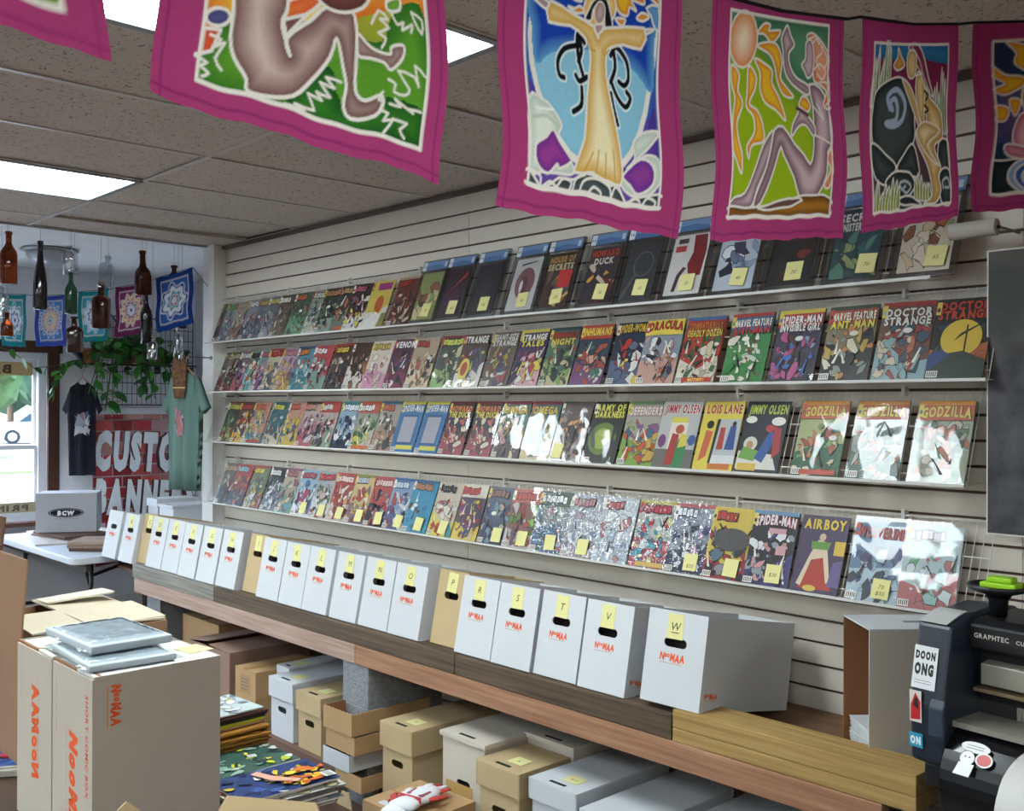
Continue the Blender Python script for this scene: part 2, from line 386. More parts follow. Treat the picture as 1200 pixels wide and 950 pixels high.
for x in xs[:-1]: build(MB().box(x-.011, x+.011, -5.4, 3.06, CEIL-.001, CEIL+.003), 'ceiling_bar', m_bar, ceiling)
for y in yl[1:-1]: build(MB().box(-6.02, 4.0, y-.011, y+.011, CEIL-.002, CEIL+.002), 'ceiling_bar', m_bar, ceiling)
struct(MB().box(-6.05, -6.02, -5.4, 3.0, CEIL-.005, CEIL+.06), 'trim_2', M('edge_trim', '#7d7a75', .6))
struct(MB().box(-8.2, -6.05, -5.5, 4.0, CEIL+.02, CEIL+.09), 'ceiling_bay', m_drywall)
m_diff = M('light_diffuser', '#effbff', .4, emit=PANEL_GLOW)
m_fixt = M('fixture_enamel', '#8f9a9e', .4)
DARK = {(2, 0)}
def ceiling_light(x0, y0, label, group=None):
    t = thing('ceiling_light', label, 'ceiling light', (x0+.3, y0+.61, CEIL), group=group)
    f = MB(); w, h = .3, .6095
    for a, b, c, d in ((-w, w, -h, -h+.03), (-w, w, h-.03, h), (-w, -w+.03, -h+.03, h-.03), (w-.03, w, -h+.03, h-.03)): f.box(a, b, c, d, -.006, .035)
    build(f, 'frame', m_fixt, t, bevel=.002)
    build(MB().box(-w+.03, w-.03, -h+.03, h-.03, .004, .010), 'diffuser', m_diff, t)
    return t
for j, y in enumerate(LIGHTY):
    for i, x in enumerate(LIGHTX):
        if (i, j) in DARK: continue
        if (i, j) == (0, 0): lb, g = 'lit rectangular ceiling panel above the hanging bottles', None
        elif (i, j) == (1, 0): lb, g = 'lit rectangular ceiling panel partly hidden behind the largest pink-bordered flag', None
        else: lb, g = 'lit rectangular ceiling panel outside the photograph, over the shop floor', 'ceiling panels out of view'  # unseen panels continue the grid; the right-hand ones are added for light
        ceiling_light(x, y, lb, g)
# flush lamp on the bay ceiling
t = thing('flush_lamp', 'round flush lamp on the bay ceiling above the black hanging bottle', 'ceiling lamp', (-6.98, 2.36, CEIL+.02))
build(MB().lathe([(.17, 0), (.18, -.012), (.155, -.02)], 28), 'rim', M('lamp_rim', '#9a9ea3', .35, metal=.4), t, smooth=True)
build(MB().lathe([(.148, -.015), (.14, -.05), (.10, -.09), (.04, -.105), (0.001, -.107)], 28), 'glass_bowl', M('frosted_bowl', '#aeb4ba', .3, coat=.3), t, smooth=True)

# ------------------------------------------------------------------ outside the window
m_road = M('asphalt', '#6f7276', .9, var=.15, vscale=2)
struct(MB().box(-100, -8.2, -60, 80, -.35, -.16), 'ground_street', m_road)
struct(MB().box(-16.5, -8.2, -60, 80, -.16, -.06), 'ground_pavement', M('concrete_walk', '#b4b3ad', .9, var=.1, vscale=2))
struct(MB().box(-31, -25, -60, 80, -.16, -.03), 'ground_verge_kerb', M('kerb_concrete', '#b9b7ae', .9))
tag(build(MB().box(-30.8, -25.4, -60, 80, -.03, .03), 'grass_verge', M('verge_grass', '#6f8a4c', .95, var=.35, vscale=3, bump=.4, bscale=30)), 'green grass verge between the street and the car park', 'grass', kind='stuff')
def car(label, col, loc, rz):
    t = thing('car', label, 'car', loc, (0, 0, rz), group='cars parked across the street')
    m = M('car_paint_'+col.strip('#'), col, .3, coat=.6); L = 4.5
    side = [(-2.2,.25),(-2.25,.62),(-2.1,.85),(-1.3,.95),(-.75,1.42),(.9,1.45),(1.7,1.0),(2.2,.92),(2.25,.5),(2.2,.25)]
    build(MB().prism(side, -.85, .85, 'y'), 'body', m, t, bevel=.08)
    g = MB().prism([(-1.18,.98),(-.70,1.36),(.86,1.38),(1.5,1.02)], -.862, .862, 'y'); build(g, 'side_window', M('car_glass', '#2b3a44', .1), t)
    wm = MB()
    for x in (-1.4, 1.4):
        for y in (-.80, .80):
            w = MB(); w.tube([(x, y-.10, .32), (x, y+.10, .32)], .32, 18); wo = build(w, 'wheel', M('tyre', '#1c1c1e', .8), t)
            h = MB(); h.tube([(x, y-.11, .32), (x, y+.11, .32)], .19, 14); build(h, 'hubcap', M('alloy', '#b9bcc0', .3, metal=.8), wo)
car('white car parked beyond the grass verge, seen through the window', '#e6e8ea', (-48.6, 16.3, -.16), R(75))
car('red car low in the window, parked in front of the white one', '#b8322c', (-37.0, 8.5, -.16), R(70))
m_leafout = [M('tree_foliage_%d' % i, c, .9, var=.4, vscale=1.2, bump=.8, bscale=2.5) for i, c in enumerate(('#7f9a5e', '#5f7f62', '#8ba272'))]
def tree(label, x, y, h, r, mi):
    t = thing('tree', label, 'tree', (x, y, -.16), group='trees beyond the car park')
    build(MB().tube([(0, 0, 0), (.1, 0, h*.5)], .22, 8), 'trunk', M('bark', '#5a4636', .9), t)
    rr = random.Random(int(x*13+y*7)); bm = bmesh.new()
    for k in range(9):
        c = Vector((rr.uniform(-r, r)*.7, rr.uniform(-r, r)*.7, h*.55+rr.uniform(-.35, .45)*r)); q = r*rr.uniform(.45, .75)
        s = bmesh.ops.create_icosphere(bm, subdivisions=2, radius=q)
        for v in s['verts']: v.co = v.co*(1+rr.uniform(-.14, .14)) + c
    me = bpy.data.meshes.new('crown'); bm.to_mesh(me); bm.free(); put('crown', me, m_leafout[mi], t)
for k, (x, y, h, r, mi, lb) in enumerate(((-62, 15, 8, 3.4, 0, 'bright green bushy tree at the left edge of the window view'), (-74, 22.5, 10, 4.4, 1, 'darker green tree in the middle of the window view'), (-60, 22.5, 7, 3.0, 2, 'pale green tree at the right of the window view'), (-84, 36, 11, 5, 1, 'tall tree beyond the car park, right of the others'), (-82, 12, 11, 5, 1, 'tall tree beyond the car park, left of the others'))):
    tree(lb, x, y, h, r, mi)
# ------------------------------------------------------------------ display shelves and comics
LIP = [1.981, 1.679, 1.375, 1.001]; HOOK = [G0-3*PITCH, G0-7*PITCH, G0-11*PITCH, G0-16*PITCH]
SNAME = ['top', 'second', 'third', 'bottom']
XEND = [-1.35, -1.19, -1.25, -1.21]
LY = 2.935
m_wire = M('white_wire', '#d0cec8', .35)
m_board = M('acrylic_lip', '#c9c8c4', .25)
for k in range(4):
    x0, x1 = -5.940, XEND[k]; L, H = LIP[k], HOOK[k]
    t = thing('wire_shelf', 'long white wire display shelf, %s of the four on the slat wall' % ('topmost' if k == 0 else 'lowest' if k == 3 else SNAME[k]), 'shelf', ((x0+x1)/2, LY, L), group='wire comic shelves')
    c = (x0+x1)/2; h = (x1-x0)/2; dz = H-L; dy = 3.062-LY
    mb = MB(); mb.box(-h, h, -.005, -.002, -.003, .006); build(mb, 'front_lip', m_board, t)
    mb = MB(); mb.tube([(-h, 0, 0), (h, 0, 0)], .003, 6); build(mb, 'front_rail', m_wire, t)
    mb = MB(); mb.tube([(-h, dy-.004, dz-.008), (h, dy-.004, dz-.008)], .003, 6); mb.tube([(-h, .019+dy*.48, dz*.6), (h, .019+dy*.48, dz*.6)], .0022, 6); mb.tube([(-h, .026, dz*.10), (h, .026, dz*.10)], .0022, 6); build(mb, 'cross_rails', m_wire, t)
    mb = MB(); n = int((x1-x0)/.0254)
    for i in range(n+1):
        x = -h + i*(2*h/n)
        mb.tube([(x, .015, 0), (x, dy-.004, dz-.004)], .0014, 4, cap=False)
        mb.tube([(x, 0, 0), (x, dy+.005, .006)], .0014, 4, cap=False)
    tag(build(mb, 'rod_grid', m_wire, t), kind='stuff')
    for i in range(int((x1-x0)/.61)+1):
        x = -h + .18 + i*.61
        if x > h: break
        build(MB().box(x-.006, x+.006, dy-.010, dy+.022, dz-.020, dz+.010), 'bracket', m_wire, t, bevel=.002)

CW, CH = .168, .258
m_cover = MC('comic_print', .42, spec=.4)
m_bag = film('comic_bag', '#fbfbfb', .07, .85, .0, bump=.16, bscale=11)
m_bagflat = film('comic_bag_wavy', '#f6f8fa', .07, 1.3, .10, bump=.9, bscale=22)
m_note = MC('note_paper', .85, spec=.2)
NOTE = '#d3ce90'
def bag_mesh(seed, w, h, amp):
    rr = random.Random(seed); ph = [rr.uniform(0, 6.28) for _ in range(6)]
    def fn(u, v):
        d = amp*(math.sin(7*u+ph[0]+2*v)*.5 + math.sin(11*v+ph[1])*.4 + math.sin(5*(u+v)+ph[2])*.4)
        e = min(u, 1-u, v, 1-v)*8; d *= min(1, e)
        return ((u-.5)*w, -.0042+d, v*h)
    return MB().grid(14, 20, fn).mesh('bag', smooth=True)
BAGS = [bag_mesh(i, CW+.007, CH+.012, .0008 + .0004*(i % 3)) for i in range(7)]
def note_mesh(txt, w=.055, h=.062, col=NOTE):
    a = Art(w, h, col, .0008, .00012)
    for i, l in enumerate(txt.split('/')):
        if l: a.text(l, 0, h*.5-.010-i*.020+(.010 if '/' in txt else 0), .018, '#3c4034', 0, shear=.25)
    return a.mesh('sticky_note')
def dull(c):
    q = [int(c[i:i+2], 16) for i in (1, 3, 5)] if len(c) == 7 else [int(x*2, 16) for x in c[1:4]]; g = .3*q[0]+.59*q[1]+.11*q[2]
    return '#%02x%02x%02x' % tuple(int(max(0, min(255, (x*.84+g*.16)*.92))) for x in q)
def cover(seed, bg, title, tc, pal, opts):
    rr = random.Random(seed); a = Art(CW, CH, bg, .004); w, h = CW, CH
    th = .055 if title else .045
    dark = rr.choice(pal); 
    a.poly([(-w/2, 0), (w/2, 0), (w/2, h*rr.uniform(.25, .5)), (0, h*rr.uniform(.2, .45)), (-w/2, h*rr.uniform(.25, .5))], dark)
    if 'plain' not in opts:
        for i in range(opts.get('n', 16)*3):
            x = rr.uniform(-.42, .42)*w; z = rr.uniform(.05, .70)*h; s = rr.uniform(.004, .018)
            a.blob(x, z, s*rr.uniform(.4, 1.3), s*rr.uniform(.6, 2.0), rr.choice(pal), rr, n=rr.choice((6, 7, 9)), ang=rr.uniform(-1.2, 1.2))
        for i in range(4):
            x = rr.uniform(-.4, .4)*w; z = rr.uniform(.1, .6)*h; q = rr.uniform(-1, 1)
            a.poly([(x, z), (x+.03*q, z+.05), (x+.036*q, z+.048), (x+.01, z)], rr.choice(['#efe9da', pal[0], '#141416']))
        if rr.random() < .5:
            x = rr.uniform(-.3, .3)*w; z = rr.uniform(.5, .66)*h; a.oval(x, z, .015, .009, '#e6e2d4', 10)
    for sh in opts.get('shapes', ()):
        k, ar = sh[0], sh[1:]
        if k == 'o': a.oval(ar[0]*w, ar[1]*h, ar[2]*w, ar[3]*h, ar[4], 22)
        elif k == 'r': a.rect(ar[0]*w, ar[1]*h, ar[2]*w, ar[3]*h, ar[4])
        elif k == 'p': a.poly([(p[0]*w, p[1]*h) for p in ar[0]], ar[1])
    tb = opts.get('bar')
    if tb: a.rect(-w/2, h*.76, w/2, h, tb)
    if opts.get('strip'): a.rect(-w/2, h*.945, w/2, h, opts['strip'])
    if title:
        ls = title.split('/'); n = len(ls); top = .925 if opts.get('strip') else .965
        size = .045 if n == 1 else .036
        for i, l in enumerate(ls):
            a.text(l, .004 if not opts.get('logo') else .012, h*top-(i+1)*size*.80, size, tc if not isinstance(tc, tuple) else tc[i], 2, opts.get('shear', 0), fit=min(w*.9, max(w*.42, len(l)*size*.78)), back=opts.get('out', '#17151a'), arch=opts.get('arch', 0))
    elif tc:
        x = -w*.40
        for i in range(rr.choice((5, 6, 7))):
            ww = rr.uniform(.010, .020); zz = h*.82+rr.uniform(-.004, .004); q = rr.uniform(-.004, .004)
            a.poly([(x-.002, zz-.003), (x+ww+.002, zz-.003), (x+ww+.002+q, zz+.030), (x-.002+q, zz+.030)], '#17151a')
            a.poly([(x, zz), (x+ww, zz), (x+ww+q, zz+.027), (x+q, zz+.027)], tc)
            if rr.random() < .6: a.rect(x+ww*.35, zz+.009, x+ww*.65, zz+.017, bg)
            x += ww+.003
            if x > w*.36: break
    if opts.get('logo', 1): a.rect(-w*.49, h*.80, -w*.40, h*.96, rr.choice(['#e9e3d0', '#c8452f', '#d9c14a'])); a.oval(-w*.445, h*.86, w*.03, h*.03, pal[0], 8)
    if opts.get('code', 1) and rr.random() < .75:
        a.rect(-w*.48, h*.02, -w*.28, h*.10, '#ece8dc')
        for i in range(5): a.rect(-w*.46+i*.006, h*.03, -w*.46+i*.006+.003, h*.09, '#222226')
    if opts.get('foot'): a.rect(-w*.3, h*.02, w*.45, h*.085, opts['foot'][0]); a.text(opts['foot'][1], w*.07, h*.03, .015, opts['foot'][2], 2)
    a.m.c = [dull(c) for c in a.m.c]
    return a.mesh('cover')
P_ = dict(g=['#3f6b4a','#7fae5a','#2c3a34','#c8b98a','#8a4a3a'], r=['#b8352c','#e0b23a','#2f3a66','#e6dcc4','#7a2a24'], b=['#3a6aa0','#2a3560','#c9d4dc','#c8542f','#8fb0c8'],
         d=['#2a2a30','#6a5a50','#8a3a34','#b8a88a','#44505a'], p=['#c07a9a','#7a4a80','#d8c0c8','#3a3050','#b85a60'], y=['#e0c23a','#c8502a','#3a4a70','#efe6c0','#7a3a6a'],
         c=['#e6dcc8','#b8937a','#5a6a78','#a8443a','#d8b46a'], t=['#2f7a8a','#7ac0c4','#223a4a','#d8643a','#e2d8b8'], w=['#e4e6ea','#9aa6b4','#b83a40','#3a4a7a','#d0c8a0'])
TILT = R(-21.2)
def comic(row, n, X, w, seed, spec, words_):
    bg, title, tc, pal, opts = spec
    lab = '%s, %s from left on %s shelf' % (words_, ORD[n], SNAME[row])
    t = thing('comic_book', lab, 'comic', (X*.99+w/2, LY+.004, LIP[row]+.004), (TILT, R(random.Random(seed).uniform(-.6, .6)), 0), group='bagged comics on the %s shelf' % SNAME[row])
    put('cover', cover(seed, bg, title, tc, P_[pal] if isinstance(pal, str) else pal, opts), m_cover, t)
    b = BAGS[seed % len(BAGS)]
    put('plastic_bag', b, None, t).data.materials or b.materials.append(m_bag)
    if opts.get('note') is not None:
        put('sticky_note', note_mesh(opts['note']), m_note, t, (opts.get('nx', .028), -.0085, .012), (0, R(random.Random(seed).uniform(-4, 4)), 0))
    return t
D = dict
# colour, lettering, lettering colour, palette, extras, words for the label
ROW2 = [(-5.87,('#4a4540',None,'#8a8578','d',D(),'dull dark grey comic')),(-5.80,('#6a6450',None,'#a89a70','d',D(),'olive and purple comic')),(-5.67,('#8a7a80',None,'#c8c0c8','p',D(),'grey comic with magenta shapes')),
 (-5.55,('#6f8a7c',None,'#2a2a2a','t',D(),'grey-green comic')),(-5.43,('#7f9a9c',None,'#b8606a','p',D(),'teal comic with a pinkish title')),(-5.33,('#c2b896',None,'#b8322a','c',D(strip='#a83a30'),'cream comic with a red title')),
 (-5.17,('#b090a0',None,'#c07a8a',['#d8b04a','#e0c060','#7a4a70','#c9a0a8','#b88a3a'],D(),'mauve comic with a golden lower half')),(-5.01,('#4f86a0',None,'#d8742a','t',D(strip='#39557a'),'blue comic with an orange title')),
 (-4.84,('#c4484e',None,'#e8d8d0',['#9ab8b0','#c4484e','#2a2a30','#dfe4de','#7aa090'],D(),'red comic with pale green shapes')),(-4.65,('#5a4038',None,'#d8b83a','d',D(strip='#b84a3a'),'dark brown comic with a yellow title')),
 (-4.47,('#4a3026',None,None,['#2a2422','#8a5a3c','#d8d0c8','#5a4a44','#b8743c'],D(),'brown comic without a title band')),(-4.30,('#dccab8',None,'#c8a83a',['#e6c0cc','#d890b0','#e8e4d0','#b8c8a0','#c07a90'],D(n=10),'cream and pink comic')),
 (-4.11,('#5c1c3a','VENOM','#efe9ea',['#2a3a78','#141420','#e8e4e6','#5c1c3a','#8a2a4a'],D(shapes=[('r',.36,.86,.5,1,'#e0c230')]),'maroon comic with white lettering')),
 (-3.94,('#b89e7c',None,'#c02a22',['#e0c8a0','#2a2420','#b85a40','#d8b890','#8a6a4a'],D(),'tan comic with a red title')),(-3.74,('#34443c',None,'#c8d03a','g',D(strip='#8a2a24'),'dark green comic with a yellow-green title')),
 (-3.58,('#54382e','STRANGE','#f0ece0',['#e0c83a','#b83a2a','#5a4a80','#3a6a6a','#d8d0c8'],D(shapes=[('o',-.18,.34,.2,.2,'#e2cc3c'),('o',-.18,.34,.12,.13,'#b8361f')]),'dark comic with a yellow and red splash')),
 (-3.39,('#6a5a54','GIANT-SIZE/STRANGE','#e6e0d8',['#c8a83a','#a83a40','#3a4a78','#d8d4cc','#6a5a54'],D(),'grey comic with white two-line lettering')),
 (-3.21,('#46306a','STRANGE/TALES',('#f0ece0','#e8d84a'),['#e0d03a','#b83a4a','#d8a0a8','#2a2a58','#e8e4d8'],D(strip='#c8b03a'),'purple comic with yellow shapes')),
 (-3.03,('#4e6e64','WEREWOLF/NIGHT',('#c23222','#e8d24a'),'g',D(strip='#2f4550'),'grey-green comic with red and yellow lettering')),(-2.85,('#2f4058','INHUMANS','#e8c83a',['#c24a2c','#d8d8c8','#3a7a6a','#7a4a80','#d8a890'],D(bar='#b83a2a'),'navy comic with a red title band')),
 (-2.65,('#26344e','SPIDER-WOMAN','#e8b92a',['#c8321e','#e0c23a','#26344e','#5a6a8a','#d8d4cc'],D(arch=.006,n=10),'midnight-blue comic with a red and yellow shape')),
 (-2.50,('#8e98a6','DRACULA','#b8241c',['#d8dce0','#6a7486','#c89a8a','#3a3a50','#b86a4a'],D(bar='#e2c83c',arch=.008),'grey comic with a yellow title band')),
 (-2.32,('#c8372a','COMBAT KELLY/DEADLY DOZEN',('#d8742a','#e8ca4a'),['#3a6a3a','#d8c8a0','#b8b0a0','#2a3a2a','#e0d8c0'],D(foot=('#c8372a','MUTINY!','#f0d84a'),strip='#4a6a9a'),'red comic with two-line yellow lettering')),
 (-2.12,('#3a9048','MARVEL FEATURE/ANT-MAN',('#efe6d8','#c83240'),['#2f8a3c','#c8d8c0','#a83a34','#e6ddc8','#5aa050'],D(bar='#3a6a9a',strip='#b83a30'),'bright green comic with red lettering')),
 (-1.93,('#3e3650','SPIDER-MAN/INVISIBLE GIRL','#f2ece4',['#3a6ac0','#2a2434','#c04a8a','#8aa0c0','#6a3a34'],D(bar='#c03a30',strip='#d0b83a'),'dark purple comic with a red title band')),
 (-1.74,('#8c7c5c','MARVEL FEATURE/ANT-MAN',('#e6e0cc','#e8d63e'),['#2a2a2a','#d8843a','#e0d8b8','#8a9a8a','#c8a03a'],D(bar='#b83e2c',strip='#3c4a38'),'olive comic with yellow lettering on red')),
 (-1.56,('#7e4a3c','DOCTOR/STRANGE','#e0dcd0',['#8ab0b8','#c86a4a','#3a5a6a','#d8c8a8','#a83a30'],D(strip='#a83228'),'rust-brown comic with pale lettering')),
 (-1.388,('#20261f','DOCTOR/STRANGE','#d23a22',['#2a3a5a','#3a5a3a','#141614','#6a8a9a','#b85a2a'],D(n=9,shapes=[('o',.03,.50,.36,.23,'#e0bb2c'),('p',[(.1,.3),(.13,.3),(.13,.66),(.1,.66)],'#1a1c18'),('p',[(-.1,.46),(.02,.56),(.3,.66),(.3,.64),(.04,.53)],'#1a1c18'),('p',[(-.5,0),(.5,0),(.5,.22),(.1,.34),(-.3,.3),(-.5,.2)],'#2c3e33'),('p',[(-.5,.1),(-.1,.3),(-.3,.36),(-.5,.3)],'#2f4a86')]),'black comic with a big yellow moon'))]
ROW3 = [(-5.82,('#3a4438',None,'#c8c03a','g',D(strip='#9a3a30'),'dark green comic with a yellow patch')),(-5.67,('#6a4a48',None,'#b83a34','r',D(),'dark red and grey comic')),(-5.50,('#c08a78',None,'#c85a44',['#e0cc4a','#d8b43a','#3a5a8a','#4a8aa8','#c8b0a0'],D(foot=('#b83a3a','','#ffffff')),'salmon comic with yellow shapes')),
 (-5.30,('#3c6c78',None,'#d8d43a',['#3c6c78','#5a8088','#a83a34','#c8b8a0','#2a4a50'],D(n=8),'teal comic with a yellow title')),(-5.12,('#c28d7b',None,'#c85a44',['#e0cc4a','#d8b43a','#3a5a8a','#4a8aa8','#c8b0a0'],D(),'salmon comic with yellow shapes right of the teal one')),
 (-4.93,('#b8a09a',None,'#b8806a','p',D(strip='#4a3a34'),'pink-grey comic with a dark top strip')),(-4.77,('#b8a8a0',None,'#d8d0cc',['#b83a40','#d8d4d0','#6a4a5a','#8aa08a','#3a3a44'],D(bar='#b84438'),'grey comic with a red title band')),
 (-4.57,('#90aec4',None,'#dfe6ee',['#24304e','#e0e6ec','#5a80a8','#3a4a70','#9ab8cc'],D(strip='#3a8a90'),'ice-blue comic with navy shapes')),(-4.41,('#9a9a90',None,'#e0dcd4',['#6aa83a','#3a6a3a','#c8c0b0','#d8d03a','#2a3a34'],D(bar='#c05438',foot=('#d8642a','','#fff')),'grey comic with green shapes and orange title band')),
 (-4.22,('#a09a8a',None,'#c85a40',['#8a5a4a','#c8bca8','#5a6a6a','#b88a70','#4a4a44'],D(strip='#3a6a8a'),'beige comic with a teal top strip')),
 (-4.05,('#2f74b0','SPIDER-MAN','#dce4ee',['#2f74b0'],D(plain=1,strip='#d8ce3c',arch=.008,shapes=[('r',-.34,.16,.34,.74,'#2a5a94'),('r',-.30,.20,.30,.70,'#a8a8b4'),('r',-.28,.06,.42,.14,'#e0d640')]),'blue comic with a silver centre panel')),
 (-3.87,('#2f74b0','SPIDER-MAN','#dce4ee',['#2f74b0'],D(plain=1,strip='#d8ce3c',arch=.008,shapes=[('r',-.34,.16,.34,.74,'#2a5a94'),('r',-.30,.20,.30,.70,'#a8a8b4'),('r',-.28,.06,.42,.14,'#e0d640')]),'blue comic with a silver centre panel')),
 (-3.69,('#2c2c3e','HOWARD/THE DUCK',('#e6782a','#e6d23a'),['#c85a4a','#b8944a','#6a3a44','#e0d0b8','#a84a5a'],D(strip='#7a2430'),'dark comic with orange and yellow lettering')),(-3.50,('#2c2c3e','HOWARD/THE DUCK',('#e6782a','#e6d23a'),['#c85a4a','#b8944a','#6a3a44','#e0d0b8','#a84a5a'],D(strip='#7a2430'),'dark comic with orange and yellow lettering')),
 (-3.32,('#5a7a6a','OMEGA','#d8b43a',['#b89a4a','#3a6a5a','#c89aa0','#5a4a50','#d8c8a0'],D(strip='#8a2034'),'green-grey comic with a maroon top strip')),(-3.14,('#4a6a74','OMEGA','#d8b43a',['#8a7a44','#3a5a5a','#a8a070','#2a3a44','#c8b88a'],D(strip='#8a2034'),'grey-blue comic with a maroon top strip')),
 (-2.96,('#5a4a44',None,None,['#3a3234','#8a7a74','#c8783a','#6a5a58','#d89a5a'],D(note='/'.join(['']),nx=-.045,code=0),'brown comic with a note in its lower left corner')),
 (-2.78,('#1c2418','ARMY OF/DARKNESS','#dcd63a',['#1c2418'],D(plain=1,out='#0c100a',shapes=[('o',-.05,.40,.42,.26,'#5f7a24'),('o',-.05,.40,.28,.17,'#93a82e'),('p',[(.05,.02),(.42,.02),(.42,.3),(.3,.42),(.36,.56),(.30,.62),(.22,.56),(.24,.42),(.1,.34)],'#25282a'),('p',[(-.46,.5),(-.36,.56),(-.22,.32),(-.2,.24),(-.3,.26)],'#4a544c'),('r',-.5,0,.5,.14,'#20261e')]),'black and lime-green comic with yellow lettering')),
 (-2.59,('#a8a494','DEFENDERS','#e6dcd0',['#7aa83a','#c8a03a','#3a6a8a','#8a5a8a','#d8542a'],D(strip='#6a8a5a',out='#a8282a'),'multicoloured comic with white lettering edged red')),
 (-2.42,('#b8bab4','JIMMY OLSEN','#c02a24',['#b8bab4'],D(plain=1,out='#f0ece0',logo=0,code=0,shear=.1,shapes=[('r',-.5,0,.5,.28,'#6e6a66'),('r',-.2,.68,.2,.76,'#e0d23a'),('r',-.2,.28,.24,.68,'#e9dcc8'),('o',.05,.58,.11,.07,'#c0522a'),('p',[(-.2,.05),(.02,.05),(.06,.5),(-.12,.52)],'#b2302c'),('p',[(.02,.0),(.26,.0),(.3,.42),(.14,.52),(.04,.4)],'#2f8a4a'),('p',[(.08,.3),(.3,.34),(.26,.5),(.1,.52)],'#d8c83c'),('o',-.36,.40,.1,.1,'#7a3a80'),('o',.40,.42,.1,.08,'#3a5a9a')]),'light grey comic with red lettering')),
 (-2.24,('#e2cb3a','LOIS LANE','#c22c22',['#e2cb3a'],D(plain=1,out='#efe2b0',logo=0,code=0,shapes=[('r',-.1,.18,.5,.74,'#b9c0c4'),('p',[(-.1,.1),(.5,.1),(.5,.22),(-.1,.22)],'#d8dcdc'),('p',[(-.14,.1),(-.08,.1),(-.02,.74),(-.1,.74)],'#17171a'),('p',[(-.4,.12),(-.22,.2),(-.16,.56),(-.34,.58)],'#d8633a'),('o',-.26,.66,.09,.06,'#1a1818'),('p',[(.0,.3),(.16,.3),(.14,.62),(.02,.62)],'#c23a34'),('p',[(.2,.3),(.44,.3),(.4,.64),(.26,.64)],'#2f4f9a'),('o',.08,.66,.05,.04,'#e0b89a'),('o',.34,.67,.05,.04,'#241c18'),('r',-.12,.02,.42,.10,'#d8702a')]),'yellow comic with red lettering')),
 (-2.06,('#262a36','JIMMY OLSEN','#b8cc3a',['#262a36'],D(plain=1,logo=0,code=0,shear=.1,shapes=[('o',-.34,.74,.13,.05,'#e8e6dc'),('o',.3,.72,.16,.06,'#e8e6dc'),('p',[(-.5,.05),(.45,.05),(.3,.26),(-.5,.3)],'#dcd8cc'),('o',-.25,.40,.16,.1,'#d8d4c8'),('o',-.26,.38,.08,.06,'#c88a5a'),('p',[(-.48,.2),(-.1,.16),(.0,.3),(-.4,.36)],'#6aa83a'),('p',[(-.1,.2),(.1,.14),(.32,.5),(.16,.6)],'#2f5aa8'),('p',[(.3,.2),(.46,.3),(.4,.62),(.22,.66)],'#b82c34'),('o',.14,.62,.1,.05,'#c8323a'),('r',-.46,.03,-.02,.13,'#e0b83a')]),'black comic with lime lettering and a blue shape')),
 (-1.84,('#a8b070','GODZILLA','#e0c43a',['#2f6a48','#7a9a5a','#c87a4a','#d8c8a0','#a84a34'],D(bar='#c8522c',strip='#d88a30',arch=.006,foot=('#c8432a','','#fff')),'green comic with yellow lettering on orange')),
 (-1.64,('#a8b0a0','GODZILLA','#d8c44a',['#5a7a6a','#9aa8a8','#b87a5a','#c8c8b8','#7a8a8a'],D(bar='#c25a3a',strip='#d88a30',arch=.006),'grey-green comic almost hidden by a white glare')),
 (-1.44,('#98a890','GODZILLA','#e0c43a',['#4a7a4a','#8a9a7a','#b86a4a','#c8c0a8','#3a4a3a'],D(bar='#c2482c',strip='#d88a30',arch=.006),'green comic with a large white glare'))]
